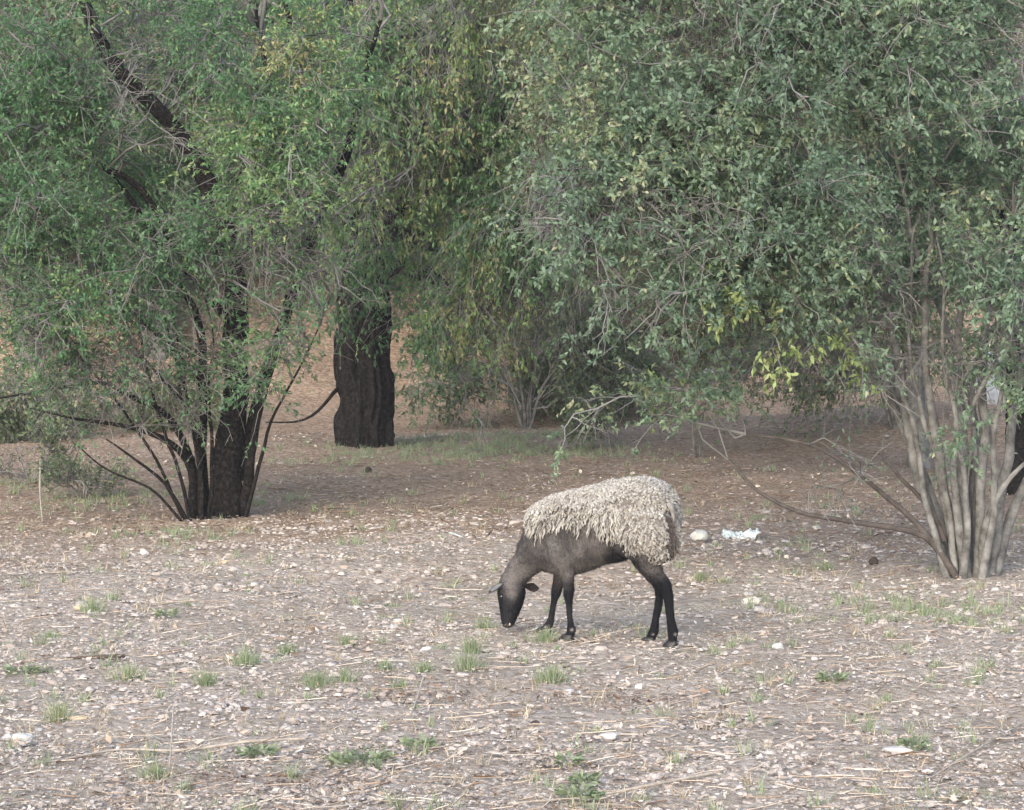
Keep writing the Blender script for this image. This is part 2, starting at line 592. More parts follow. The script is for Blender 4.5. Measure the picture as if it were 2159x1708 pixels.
def build_tree(name, base, label, cat, limbs, calls, leaf_mat, bark, twig_mat, rng, group=None, trunk_n=1, rough=0.12,
               stem_name='limb', dark=(), stem_rough=0.0, skel_from=0, sides=(28, 9), trunk_name='trunk', extra=None, flare=0.5):
    """limbs: list of (dx,dy,Y,r) polylines, the first trunk_n are trunks; calls: list of (blobs, kwargs)"""
    root = thing(name, base, label, cat, group)
    paths = [limb_path(l, rng=rng) for l in limbs]
    for i, p in enumerate(paths):
        if i < trunk_n:
            me = limb_mesh(trunk_name, p, sides[0], rough, flare, seed=i * 7 + 3)
            link(trunk_name, to_local(me, base), bark, root)
        else:
            me = limb_mesh(stem_name, p, sides[1], stem_rough if p[:, 3].max() > .02 else 0.0, .25 if stem_rough else 0, seed=i + 40, freq=(60, 7))
            link('low_branch' if i in dark else stem_name, to_local(me, base), M['bark_branch'] if i in dark else bark if p[:, 3].max() > 0.009 else twig_mat, root)
    skel = np.vstack([p[int(len(p) * 0.25):, :3] if i >= 0 else p[:, :3] for i, p in enumerate(paths) if i >= skel_from])
    outs = [grow(rng, skel, bl, **kw) for bl, kw in calls]
    V, Fb, _ = merge(outs, 'branches')
    o = link('branches', to_local(make_mesh('branches', V, Fb, True), base), twig_mat, root); o['kind'] = 'stuff'
    V, Ft, _ = merge(outs, 'twigs')
    o = link('twigs', to_local(make_mesh('twigs', V, Ft, False), base), twig_mat, root); o['kind'] = 'stuff'
    if any('leaves' in g_ for g_ in outs):
        V, Fl, T = merge(outs, 'leaves')
        o = link('crown', to_local(make_mesh('crown', V, Fl, False, {'tint': ('FACE', T)}), base), leaf_mat, root)
        o['kind'] = 'stuff'
    for (bl, kw, mat, nm) in (extra or []):
        g_ = grow(rng, skel, bl, **kw)
        V, Fl, T = merge([g_], 'leaves')
        o = link(nm, to_local(make_mesh(nm, V, Fl, False, {'tint': ('FACE', T)}), base), mat, root); o['kind'] = 'stuff'
        V, Ft, _ = merge([g_], 'branches')
        o = link('branches', to_local(make_mesh('branches', V, Ft, False), base), twig_mat, root); o['kind'] = 'stuff'
    return root


NL = 0
# ------------------------------------------------------------------ left tree: dark double trunk with thin stems fanning left
A = float(ground(470, 1092)[1])
t1 = [
    [(470, 1100, A, .112), (478, 1000, A, .100), (488, 900, A, .090), (495, 800, A, .08), (492, 680, A, .078), (490, 560, A, .072), (450, 420, A, .062), (372, 275, A, .052), (240, 130, A, .045), (170, -20, A, .035), (130, -180, A, .02)],
    [(500, 1010, A + .05, .035), (530, 905, A + .05, .036), (560, 800, A + .1, .036), (592, 700, A + .1, .034), (625, 600, A, .031), (660, 480, A - .1, .036), (720, 350, A - .2, .03), (760, 200, A - .3, .022), (800, 40, A - .4, .012)],
    [(432, 1090, A + .05, .034), (424, 950, A + .1, .028), (428, 820, A + .1, .028), (410, 660, A, .026), (330, 510, A - .1, .02), (250, 390, A - .2, .014), (150, 290, A - .3, .008)],
    [(402, 1095, A - .1, .03), (404, 1010, A - .1, .028), (372, 945, A - .15, .022), (290, 905, A - .2, .016), (150, 880, A - .3, .008), (60, 860, A - .3, .004)],
    [(415, 1090, A, .026), (400, 970, A, .024), (352, 880, A - .1, .020), (260, 830, A - .1, .015), (210, 806, A - .1, .013), (100, 822, A - .1, .010), (-20, 842, A - .1, .006)],
    [(390, 1090, A - .15, .016), (345, 1015, A - .2, .011), (285, 965, A - .2, .008), (225, 925, A - .2, .004)],
    [(512, 1075, A, .035), (528, 975, A - .1, .03), (545, 880, A - .1, .022), (572, 770, A - .2, .017), (600, 650, A - .2, .012), (640, 500, A - .3, .007)],
    [(490, 570, A, .04), (560, 450, A - .2, .03), (600, 300, A - .3, .025), (565, 150, A - .4, .018), (540, 20, A - .4, .01)],
    [(455, 430, A, .03), (540, 330, A - .2, .022), (625, 300, A - .3, .014), (700, 330, A - .4, .007)],
    [(492, 690, A, .03), (390, 560, A - .2, .026), (300, 400, A - .3, .022), (205, 345, A - .4, .018), (180, 300, A - .4, .012), (150, 180, A - .5, .006)],
    [(432, 820, A, .022), (330, 700, A - .2, .02), (230, 620, A - .3, .015), (110, 560, A - .4, .01), (0, 520, A - .4, .006)],
    [(404, 1080, A - .05, .022), (412, 960, A - .05, .018), (398, 860, A - .1, .014), (372, 760, A - .15, .010), (340, 640, A - .2, .006)],
    [(422, 1085, A - .1, .02), (424, 980, A - .15, .016), (405, 880, A - .2, .013), (330, 790, A - .3, .009), (270, 720, A - .3, .005)],
    [(398, 1090, A - .2, .013), (372, 980, A - .25, .011), (330, 860, A - .3, .009), (300, 740, A - .35, .006), (290, 640, A - .4, .003)],
    [(385, 1090, A - .15, .012), (340, 985, A - .2, .010), (270, 880, A - .3, .008), (190, 780, A - .35, .005), (130, 700, A - .4, .003)],
    [(425, 1090, A - .25, .014), (415, 960, A - .3, .012), (385, 830, A - .3, .009), (372, 700, A - .35, .006), (350, 580, A - .4, .003)],
    [(440, 1090, A - .2, .014), (448, 960, A - .25, .012), (440, 830, A - .3, .009), (452, 720, A - .35, .006), (430, 600, A - .4, .003)],
    [(520, 1085, A - .1, .014), (552, 970, A - .15, .012), (575, 880, A - .2, .009), (640, 760, A - .3, .006), (690, 640, A - .4, .003)],
    [(380, 1092, A - .3, .010), (320, 1030, A - .35, .008), (230, 990, A - .4, .006), (150, 930, A - .45, .003)],
]
rng = np.random.default_rng(11)
b1 = [(90, 120, 17.2, .8, .5, .7, 10), (330, 60, 18.5, .8, .5, .6, 9), (560, 110, 17.2, .6, .45, .6, 9), (50, 330, 17.1, .55, .45, .6, 8, .02),
      (230, 380, 18.4, .7, .45, .5, 9), (470, 230, 18.4, .6, .4, .5, 8), (560, 400, 16.9, .33, .42, .35, 12, .14), (500, 300, 16.9, .2, .3, .3, 4, .08), (60, 500, 17.0, .55, .3, .6, 9, .06),
      (280, 540, 18.2, .7, .3, .5, 8), (400, 520, 17.2, .2, .2, .3, 3), (50, 640, 17.0, .35, .2, .4, 8, .08), (200, 620, 17.2, .4, .2, .4, 4), (560, 560, 17.0, .2, .2, .3, 3),
      (-120, 300, 17.2, .8, .9, .7, 9), (640, 230, 17.0, .45, .45, .5, 7, .05), (300, -170, 17.5, 1.6, .4, 1.2, 12), (340, 740, 17.3, .3, .15, .3, 2), (130, 740, 17.3, .4, .15, .3, 3), (545, 740, 17.0, .15, .15, .2, 1, .05)]
t1b = ground(470, 1092)
build_tree('mesquite_tree', t1b, 'dark forked tree at left with thin stems fanning out from its foot', 'tree', t1,
           [(b1, dict(twigs=20, subs=4, leaves=9, tw_len=.34, sub_len=.13, droop=0.16, leaf=(.034, .0140), leaf_down=.3, yellow=0.07)),
            ([(330, 780, 17.4, .5, .2, .4, 6), (120, 770, 17.3, .4, .15, .3, 5), (420, 650, 17.2, .3, .3, .3, 5), (575, 760, 17.2, .15, .25, .2, 4)], dict(twigs=9, subs=3, leaves=6, tw_len=.28, sub_len=.12, droop=.2, leaf=(.034, .014), yellow=.15, br_r=.008)),
            ([(280, 820, 17.5, .6, .25, .4, 10), (390, 740, 17.4, .35, .5, .4, 12), (620, 420, 17.0, .3, .6, .4, 10), (330, 200, 17.1, .6, .5, .4, 10), (160, 600, 17, .5, .4, .4, 6), (590, 640, 17.2, .2, .4, .3, 8), (330, 880, 17.6, .45, .2, .3, 5)], dict(twigs=14, subs=2, leaves=1, tw_len=.3, droop=0.15, br_r=0.009))],
           M['leaf_mesquite'], M['bark_dark'], M['twig_grey'], rng, trunk_n=2, rough=0.16, flare=0.15)

# ------------------------------------------------------------------ big trunk in the middle with drooping twigs
Bc = float(ground(770, 938)[1])
t2 = [
    [(768, 950, Bc, .25), (770, 850, Bc, .232), (765, 700, Bc, .222), (758, 550, Bc, .20), (760, 420, Bc, .17), (760, 280, Bc, .14), (740, 120, Bc, .10), (720, -50, Bc, .07)],
    [(775, 500, Bc, .10), (850, 430, Bc - .3, .10), (930, 372, Bc - .5, .085), (1000, 320, Bc - .7, .07), (1060, 245, Bc - .9, .055), (1130, 130, Bc - 1.1, .04), (1200, 0, Bc - 1.3, .025)],
    [(780, 580, Bc, .08), (850, 560, Bc - .3, .075), (920, 592, Bc - .5, .06), (948, 640, Bc - .6, .045), (940, 700, Bc - .7, .03), (960, 780, Bc - .8, .012)],
    [(770, 460, Bc, .09), (870, 505, Bc - .4, .07), (980, 520, Bc - .8, .055), (1100, 545, Bc - 1.2, .035), (1230, 560, Bc - 1.5, .015)],
    [(752, 520, Bc, .09), (690, 390, Bc - .5, .07), (640, 280, Bc - 1, .055), (625, 150, Bc - 1.3, .04), (600, 0, Bc - 1.6, .02)],
    [(716, 815, Bc, .02), (700, 835, Bc - .2, .015), (670, 868, Bc - .3, .012), (630, 888, Bc - .4, .009), (560, 890, Bc - .4, .005)],
    [(1000, 320, Bc - .7, .05), (1010, 240, Bc - 1.2, .04), (1015, 120, Bc - 1.6, .03), (980, 0, Bc - 2, .018)],
    [(760, 300, Bc, .06), (850, 200, Bc - 1, .045), (930, 90, Bc - 2, .03), (1010, -20, Bc - 2.6, .018)],
    [(940, 370, Bc - .5, .04), (1000, 400, Bc - 1.2, .03), (1080, 400, Bc - 1.8, .02), (1180, 420, Bc - 2.2, .01)],
]
rng = np.random.default_rng(12)
b2 = [(700, 100, 22.2, .9, .7, .9, 8), (880, 120, 21.8, .9, .9, .8, 13, .05), (1060, 110, 21.6, .8, .8, .8, 11, .08), (640, 330, 22.5, .5, .5, .6, 5),
      (800, 400, 24.3, .7, .5, .5, 9), (960, 420, 24.2, .7, .5, .5, 8, .08), (1080, 300, 21.8, .5, .5, .4, 5, .10), (770, 540, 22.3, .35, .15, .3, 3, .03),
      (880, 660, 22.2, .25, .3, .3, 3), (990, 590, 21.8, .3, .45, .3, 9, .28), (1080, 430, 21.6, .3, .4, .3, 6, .25), (900, 180, 21.4, .5, .4, .4, 6, .2), (1060, 460, 21.6, .5, .3, .5, 6, .12), (1180, 400, 21.6, .6, .4, .5, 7, .10),
      (640, 480, 21.4, .3, .4, .3, 6, .05), (720, 200, 21.2, .5, .5, .4, 8, .08), (680, 600, 22.5, .15, .2, .2, 1), (850, -150, 22, 2.2, .6, 1.2, 18), (930, 230, 23.6, .6, .3, .4, 6, .05)]
bare2 = [(700, 330, 21.6, .4, .6, .5, 14), (980, 100, 21.2, .8, .6, .6, 16), (710, 440, 21.6, .3, .25, .4, 7), (1100, 280, 22.2, .7, .5, .6, 10), (1080, 620, 21.8, .4, .5, .3, 8), (1040, 760, 22.4, .5, .35, .3, 6), (1200, 620, 22.5, .5, .5, .4, 8)]
t2b = ground(770, 938)
build_tree('willow_tree', t2b, 'thick furrowed dark trunk in the middle with drooping grey twigs over it', 'tree', t2,
           [(b2, dict(twigs=21, subs=4, leaves=9, tw_len=.42, sub_len=.17, droop=0.5, leaf=(.046, .018), leaf_down=.7, yellow=.16, br_r=.012)),
            (bare2, dict(twigs=11, subs=4, leaves=0, tw_len=.34, sub_len=.2, droop=.45, lift=.3, br_r=.011, messy=1.9))],
           M['leaf_mesquite'], M['bark_dark'], M['twig_grey'], rng, trunk_n=1, rough=0.17, sides=(110, 12), flare=0.3)

# ------------------------------------------------------------------ right shrub: many grey stems from one foot
C = float(ground(2040, 1216)[1])
t3 = [
    [(1996, 1212, C, 0.0303), (1965, 1090, C, 0.0279), (1932, 980, C, 0.0288), (1905, 850, C, 0.0228), (1880, 700, C - .1, 0.0183), (1850, 520, C - .2, 0.0137), (1800, 300, C - .3, 0.0076)],
    [(2022, 1215, C - .05, 0.0303), (2002, 1100, C - .05, 0.0273), (1978, 960, C - .1, 0.0288), (1960, 830, C - .1, 0.0228), (1950, 650, C - .1, 0.0183), (1960, 450, C - .1, 0.0121), (1940, 250, C - .1, 0.0061)],
    [(2040, 1215, C + .05, 0.0273), (2030, 1050, C + .1, 0.0303), (2030, 900, C + .1, 0.0258), (2020, 740, C + .2, 0.0212), (2040, 560, C + .2, 0.0151), (2060, 350, C + .3, 0.0076)],
    [(2060, 1216, C - .05, 0.0303), (2068, 1080, C - .1, 0.0267), (2075, 950, C - .1, 0.0273), (2070, 800, C - .1, 0.0228), (2092, 600, C, 0.0167), (2135, 400, C, 0.0076)],
    [(2085, 1212, C, 0.0303), (2100, 1100, C, 0.0267), (2125, 980, C, 0.0273), (2142, 850, C + .1, 0.0228), (2180, 650, C + .1, 0.0167), (2220, 450, C + .1, 0.0076)],
    [(2098, 1205, C + .05, 0.0303), (2130, 1080, C + .1, 0.0273), (2180, 960, C + .1, 0.0212), (2240, 800, C + .2, 0.0137), (2300, 600, C + .2, 0.0076)],
    [(2010, 1205, C + .08, 0.0303), (1975, 1080, C + .1, 0.0258), (1900, 890, C + .1, 0.0196), (1830, 700, C, 0.0151), (1710, 500, C - .2, 0.0121), (1600, 350, C - .3, 0.0091), (1480, 240, C - .4, 0.0045)],
    [(2005, 1195, C - .1, 0.0173), (1975, 1155, C - .1, 0.0173), (1930, 1122, C - .15, 0.0150), (1800, 1100, C - .2, 0.0126), (1690, 1080, C - .2, 0.0110), (1600, 1035, C - .2, 0.0086), (1550, 985, C - .2, 0.0071), (1490, 925, C - .2, 0.0039)],
    [(2000, 1190, C - .12, 0.0189), (1945, 1115, C - .12, 0.0158), (1860, 1040, C - .15, 0.0126), (1740, 955, C - .2, 0.0095), (1665, 928, C - .2, 0.0071), (1570, 915, C - .2, 0.0032)],
    [(1990, 1140, C - .05, 0.0141), (1960, 1070, C - .05, 0.0118), (1890, 1000, C - .1, 0.0095), (1862, 958, C - .1, 0.0078), (1790, 950, C - .1, 0.0055), (1690, 950, C - .1, 0.0032)],
    [(2035, 1200, C - .12, 0.0266), (2020, 1080, C - .15, 0.0228), (2010, 980, C - .2, 0.0183), (2050, 860, C - .2, 0.0137), (2110, 740, C - .3, 0.0091), (2158, 640, C - .3, 0.0045)],
    [(2075, 1200, C - .12, 0.0266), (2078, 1120, C - .15, 0.0228), (2110, 1040, C - .2, 0.0167), (2158, 980, C - .2, 0.0106), (2230, 920, C - .2, 0.0054)],
    [(1880, 700, C - .1, 0.0137), (1760, 570, C - .3, 0.0121), (1600, 450, C - .4, 0.0106), (1400, 400, C - .5, 0.0083), (1230, 430, C - .6, 0.0061), (1120, 470, C - .6, 0.0030)],
    [(1905, 850, C, 0.0106), (1850, 800, C - .2, 0.0083), (1740, 760, C - .3, 0.0061), (1620, 700, C - .4, 0.0045), (1520, 645, C - .4, 0.0023)],
    [(1850, 520, C - .1, 0.0113), (1700, 350, C - .1, 0.0099), (1550, 180, C - .1, 0.0083), (1400, 60, C - .1, 0.0061), (1250, -40, C - .1, 0.0038)],
    [(1950, 600, C, 0.0121), (1900, 400, C - .3, 0.0099), (1850, 150, C - .3, 0.0076), (1800, -60, C - .3, 0.0045)],
    [(1992, 1208, C - .1, .022), (1950, 1060, C - .1, .018), (1925, 900, C - .1, .014), (1870, 760, C - .2, .010), (1790, 640, C - .2, .006)],
    [(2030, 1210, C - .15, .022), (2040, 1080, C - .18, .018), (2015, 900, C - .2, .015), (1990, 740, C - .2, .011), (1985, 560, C - .2, .007), (1960, 380, C - .2, .004)],
    [(2070, 1210, C - .15, .022), (2095, 1060, C - .18, .018), (2100, 920, C - .2, .015), (2120, 780, C - .2, .011), (2110, 600, C - .2, .007), (2150, 420, C - .2, .004)],
    [(2012, 1210, C - .1, .020), (1990, 1020, C - .1, .016), (1940, 860, C - .15, .012), (1915, 680, C - .2, .008), (1930, 480, C - .2, .005)],
    [(2055, 1210, C + .1, .022), (2060, 1000, C + .1, .018), (2045, 820, C + .1, .014), (2075, 640, C + .1, .010), (2060, 450, C + .1, .006)],
    [(2048, 1210, C + .12, 0.0303), (2052, 1050, C + .15, 0.0258), (2058, 880, C + .2, 0.0212), (2000, 700, C + .3, 0.0151), (1930, 560, C + .4, 0.0091), (1840, 420, C + .5, 0.0045)],
]
rng = np.random.default_rng(13)
b3 = [(1170, 480, 13.7, .22, .16, .3, 9), (1290, 570, 13.7, .28, .18, .3, 12, .03), (1400, 520, 13.7, .4, .35, .4, 18), (1560, 540, 13.8, .4, .3, .4, 18), (1370, 640, 13.8, .25, .12, .3, 6, .05),
      (1300, 350, 14.0, .4, .3, .4, 12, .12), (1480, 360, 13.9, .5, .35, .4, 16, .04), (1660, 400, 13.9, .5, .3, .4, 15), (1850, 380, 14.6, .5, .25, .3, 10), (2050, 360, 14.6, .5, .25, .3, 9, .05),
      (1250, 150, 14.2, .5, .35, .5, 14, .14), (1450, 160, 14.0, .5, .35, .5, 18, .06), (1650, 150, 13.9, .5, .35, .5, 20, .02), (1850, 170, 14.0, .5, .35, .5, 18, .05), (2060, 150, 14.1, .5, .35, .5, 18, .04),
      (1350, -20, 14.2, .5, .3, .5, 12, .12), (1600, -20, 14.0, .6, .3, .5, 16, .05), (1850, -30, 14.0, .6, .3, .5, 14, .05), (2080, -30, 14.2, .5, .3, .5, 12), (2200, 300, 14.2, .4, .5, .5, 12),
      (1750, 540, 14.0, .4, .2, .4, 10), (1900, 580, 14.7, .4, .15, .3, 4), (2050, 560, 14.6, .4, .2, .3, 4, .08), (1560, 640, 14.0, .35, .12, .3, 5), (1180, -150, 14.3, 1.2, .3, .8, 12), (1850, -200, 14.2, 1.6, .35, 1.0, 16),
      (2140, 560, 13.9, .25, .3, .3, 6, .05), (1960, 620, 14.6, .35, .15, .2, 4, .03), (2120, 660, 13.9, .2, .12, .2, 3, .05), (2020, 740, 14.6, .4, .12, .2, 3, .08), (1880, 720, 13.9, .15, .08, .2, 1, .08), (1700, 640, 14.2, .35, .15, .3, 5, .05), (2120, 880, 14.1, .2, .2, .3, 2, .1), (1450, 760, 14.2, .25, .2, .2, 2, .1), (1380, 880, 14.2, .15, .12, .2, 1, .15), (1200, 885, 14.1, .12, .04, .1, 1, .25)]
x3 = [(1525, 650, 13.8, .08, .03, .1, 4), (1590, 680, 13.8, .10, .04, .1, 4), (1660, 740, 13.8, .10, .05, .1, 4), (1860, 810, 13.9, .15, .05, .1, 1), (1740, 700, 13.9, .10, .04, .1, 2), (1650, 790, 13.9, .08, .03, .1, 3), (1340, 810, 14.0, .12, .08, .15, 1)]
t3b = ground(2040, 1216)
build_tree('multi_stem_shrub', t3b, 'tall bushy shrub at right with many pale grey stems rising from one foot', 'shrub', t3,
           [(b3, dict(twigs=12, subs=3, leaves=10, tw_len=.24, sub_len=.11, droop=0.12, leaf=(.034, .0165), leaf_down=.25, yellow=.10, br_r=.008, tint0=.45)),
            ([(1950, 720, 14.4, .5, .4, .3, 12), (1700, 650, 14.2, .5, .2, .4, 6), (1750, 990, 14.1, .4, .15, .2, 3), (2100, 750, 14.4, .35, .4, .3, 9), (1800, 780, 14, .4, .15, .3, 4)], dict(twigs=10, subs=2, leaves=1, tw_len=.22, sub_len=.1, droop=.1, br_r=.006))],
           M['leaf_blue'], M['bark_grey'], M['twig_grey'], rng, trunk_n=0, stem_name='stem', dark=(7, 8, 9), sides=(10, 16), stem_rough=.10,
           extra=[(x3, dict(twigs=6, subs=2, leaves=5, tw_len=.11, sub_len=.06, droop=.3, leaf=(.045, .018), yellow=.3, br_r=.003, tint0=.4), M['leaf_yellow'], 'young_leaves')])

# ------------------------------------------------------------------ trees behind
rng = np.random.default_rng(14)
D4 = 17.5
t4b = ground(2160, 1040)
D4 = t4b[1]
build_tree('tree', t4b, 'dark trunk at the right edge behind the grey stemmed shrub', 'tree',
           [[(2162, 1045, D4, .14), (2156, 900, D4, .12), (2150, 750, D4, .10), (2140, 500, D4, .085), (2115, 200, D4, .065), (2100, -60, D4, .04)],
            [(2145, 560, D4, .05), (2060, 380, D4 - .2, .035), (1980, 200, D4 - .3, .02)],
            [(2148, 640, D4, .05), (2230, 450, D4 - .2, .035), (2280, 200, D4 - .3, .02)]],
           [([(1950, 100, 17.4, .8, .6, .6, 12, .08), (2130, 120, 17.2, .8, .6, .6, 12), (2100, 380, 17.3, .7, .5, .6, 10), (1930, 380, 17.6, .6, .5, .5, 8), (2200, 600, 17.6, .4, .5, .4, 6), (2100, -150, 17.5, 1.6, .4, 1, 10)],
             dict(twigs=22, subs=3, leaves=9, tw_len=.4, droop=.35, leaf=(.036, .015), yellow=.1, tint0=.42))],
           M['leaf_olive'], M['bark_dark'], M['twig_grey'], rng, trunk_n=1, sides=(32, 9))

t6b = ground(1935, 985)
D6 = t6b[1]
build_tree('tree', t6b, 'loose yellow-green tree standing behind the grey stemmed shrub', 'tree',
           [[(1935, 990, D6, .09), (1925, 800, D6, .08), (1890, 600, D6, .07), (1820, 400, D6, .055), (1760, 200, D6, .04), (1720, 0, D6, .025)],
            [(1890, 600, D6, .05), (1740, 480, D6, .04), (1560, 380, D6 - .3, .03), (1380, 300, D6 - .5, .02), (1200, 240, D6 - .6, .01)],
            [(1820, 400, D6, .04), (1650, 250, D6 - .2, .03), (1450, 120, D6 - .4, .02), (1250, 20, D6 - .4, .01)]],
           [([(1230, 90, 19.8, .8, .6, .6, 12, .12), (1420, 110, 19.8, .8, .6, .6, 12, .08), (1620, 120, 19.8, .8, .6, .6, 10), (1250, 330, 19.8, .7, .5, .6, 11, .15), (1450, 380, 20, .8, .5, .6, 12, .05),
              (1680, 380, 20, .8, .5, .6, 10), (1600, 560, 20.2, .8, .3, .5, 10), (1800, 600, 20.2, .6, .3, .5, 7), (1450, 500, 20, .6, .3, .5, 8, .05), (1400, -120, 20, 2.2, .4, 1, 14)],
             dict(twigs=24, subs=3, leaves=9, tw_len=.5, sub_len=.18, droop=.45, leaf=(.042, .017), yellow=.15, tint0=.45))],
           M['leaf_olive'], M['bark_grey'], M['twig_brown'], rng, trunk_n=1, sides=(28, 9))


def plain_tree(name, dx, dy, label, cat, h, w, nb, mat, twmat, seed, group=None, kw=None, stems=4, bark=None, r0=0.05, low=0.15):
    """a bush or tree whose crown is described by its foot on the photo, its height and width in metres"""
    rng = np.random.default_rng(seed)
    b = ground(dx, dy)
    Yb = b[1]
    k = F_PX / Yb / Q                         # photo px per metre there
    limbs = []
    for s in range(stems):
        a = rng.uniform(-1, 1)
        ex = dx + a * w * 0.35 * k
        limbs.append([(dx + a * 0.04 * k, dy + 4, Yb, r0), (dx + a * .1 * w * k, dy - .25 * h * k, Yb + rng.uniform(-.2, .2), r0 * .8),
                      (dx + a * .25 * w * k, dy - .55 * h * k, Yb + rng.uniform(-.4, .4) * w * .3, r0 * .5), (ex, dy - .9 * h * k, Yb + rng.uniform(-.5, .5) * w * .4, r0 * .15)])
    bl = []
    for s in range(max(3, nb // 8)):
        a, c = rng.uniform(-.5, .5), rng.uniform(low, .92)
        bl.append((dx + a * w * (1.1 - .5 * c) * k, dy - c * h * k, Yb + rng.uniform(-.5, .3) * w * .4, w * .24, h * .17, w * .22, 8, rng.normal(0, .06)))
    k_ = dict(twigs=16, subs=3, leaves=8, tw_len=.35, sub_len=.15, droop=.3, leaf=(.05, .022), yellow=.12, tint0=.4)
    k_.update(kw or {})
    return build_tree(name, b, label, cat, limbs, [(bl, k_)], mat, bark or M['bark_grey'], twmat, rng, group=group, trunk_n=0, stem_name='stem', sides=(10, 7))


big = dict(twigs=18, subs=3, leaves=9, tw_len=.6, sub_len=.25, leaf=(.085, .04))
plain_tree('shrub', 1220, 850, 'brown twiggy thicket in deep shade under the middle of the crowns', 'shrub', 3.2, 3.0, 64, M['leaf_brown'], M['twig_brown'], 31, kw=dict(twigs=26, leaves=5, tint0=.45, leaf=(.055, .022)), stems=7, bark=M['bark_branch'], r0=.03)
plain_tree('shrub', 1110, 905, 'rounded green bush right of the thick middle trunk', 'shrub', 1.3, 2.0, 48, M['leaf_olive'], M['twig_grey'], 32, kw=dict(tint0=.33), stems=6, r0=.02, low=.05)
plain_tree('shrub', 1240, 880, 'low olive bush with drooping twigs beneath the brown thicket', 'shrub', 1.1, 1.6, 32, M['leaf_olive'], M['twig_grey'], 33, kw=dict(tint0=.4), stems=5, r0=.02, low=.05)
plain_tree('shrub', 50, 925, 'grey-green scrub at the left edge behind the fanning stems', 'shrub', .75, 2.2, 40, M['leaf_olive'], M['twig_grey'], 34, kw=dict(tint0=.5, leaves=5), stems=6, r0=.015, low=.02)
plain_tree('shrub', 260, 900, 'dry leafy scrub seen between the fanning stems at left', 'shrub', .8, 2.0, 32, M['leaf_olive'], M['twig_brown'], 35, kw=dict(tint0=.6, leaves=4), stems=5, r0=.015, low=.02)
plain_tree('leafy_weed', 62, 1020, 'tall soft green weed at the left edge in front of the pale track', 'weed', .30, .62, 12, M['leaf_olive'], M['twig_grey'], 41, kw=dict(tint0=.5, twigs=5, subs=2, leaves=4, tw_len=.14, sub_len=.06, droop=-.3, leaf=(.035, .013)), stems=6, r0=.005, low=.1)
plain_tree('leafy_weed', 175, 1050, 'lower green weed between the left edge and the fanning stems', 'weed', .24, .7, 12, M['leaf_olive'], M['twig_grey'], 42, kw=dict(tint0=.4, twigs=5, subs=2, leaves=4, tw_len=.13, sub_len=.06, droop=-.3, leaf=(.035, .013)), stems=6, r0=.005, low=.1)
plain_tree('sapling', 1470, 965, 'yellow-green sapling on the brown ground above the sheep', 'sapling', .9, .7, 8, M['leaf_yellow'], M['twig_grey'], 36,
           kw=dict(tint0=.2, twigs=4, subs=1, leaves=3, tw_len=.2, sub_len=.09, leaf=(.05, .02)), stems=3, r0=.01, low=.1)
plain_tree('sapling', 1290, 945, 'small pale sapling reaching left beside the shaded grass', 'sapling', .5, .9, 8, M['leaf_olive'], M['twig_grey'], 37,
           kw=dict(tint0=.4, twigs=4, subs=2, leaves=3, tw_len=.16, sub_len=.08, leaf=(.045, .02)), stems=2, r0=.008, low=.3)

plain_tree('shrub', 1890, 905, 'twiggy grey-brown scrub behind the grey stems', 'shrub', 1.9, 2.6, 40, M['leaf_olive'], M['twig_grey'], 38, kw=dict(tint0=.5, leaves=3, twigs=20), stems=8, r0=.02, low=.05)
plain_tree('shrub', 1640, 770, 'dark leafy shrub on the bank above the reddish soil', 'shrub', 1.6, 2.4, 32, M['leaf_mesquite'], M['twig_grey'], 39, kw=dict(tint0=.4, leaves=6), stems=6, r0=.02, low=.05)

# wooded slope behind: each tree by itself
hz = [(60, 760, 'olive tree on the slope at the far left', 'leaf_olive', 5.5, 4.5), (330, 750, 'dark green tree on the slope left of the thick trunk', 'leaf_mesquite', 5.0, 4.0),
      (620, 640, 'tree on the slope seen between the two dark trunks', 'leaf_olive', 5.0, 4.0), (980, 740, 'bushy tree on the slope right of the thick trunk', 'leaf_mesquite', 5.0, 4.2),
      (1250, 700, 'green tree on the slope behind the brown thicket', 'leaf_olive', 5.5, 4.5), (1520, 690, 'blue-green tree on the slope behind the white litter', 'leaf_blue', 5.0, 4.5),
      (1790, 660, 'dense tree on the slope behind the grey stems', 'leaf_olive', 5.5, 4.5), (2080, 640, 'blue-green tree on the slope at the far right', 'leaf_blue', 5.5, 4.5),
      (200, 520, 'pale tree high on the slope at the upper left', 'leaf_blue', 6, 6), (800, 480, 'olive tree high on the slope behind the thick trunk', 'leaf_olive', 6, 6),
      (1400, 470, 'pale tree high on the slope above the brown thicket', 'leaf_mesquite', 6, 6), (1950, 460, 'olive tree high on the slope at the upper right', 'leaf_olive', 6, 6)]
for i, (dx, dy, lb, mt, h, w) in enumerate(hz):
    plain_tree('tree', dx, dy, lb, 'tree', h, w, 72, M[mt], M['twig_brown'], 50 + i, 'trees on the slope behind', kw=dict(big, tint0=.38, leaves=6, twigs=14), stems=5, r0=.09, low=.12)


# ------------------------------------------------------------------ the sheep
SX, SY = 1380 + 964 / 2.754, 1340 + 1500 / 2.754         # the sheep's origin on the 3000 px photo
sheep_o = ground(SX / 3000 * 2158, SY / 3000 * 2158)
KS = 2.754 * (3000 / 1024.0) * F_PX / sheep_o[1]          # detail-view px per metre at the sheep


def S(zx, zy, dy):
    """detail-view position -> metres in the sheep's own space (x right, y away, z up)"""
    return np.array([(zx - 964) / KS, dy, ((1500 - zy) / KS - 0.132 * dy) / 0.99])


def ydepth(zx):
    return 0.17 - 0.20 * (zx - 740) / 800


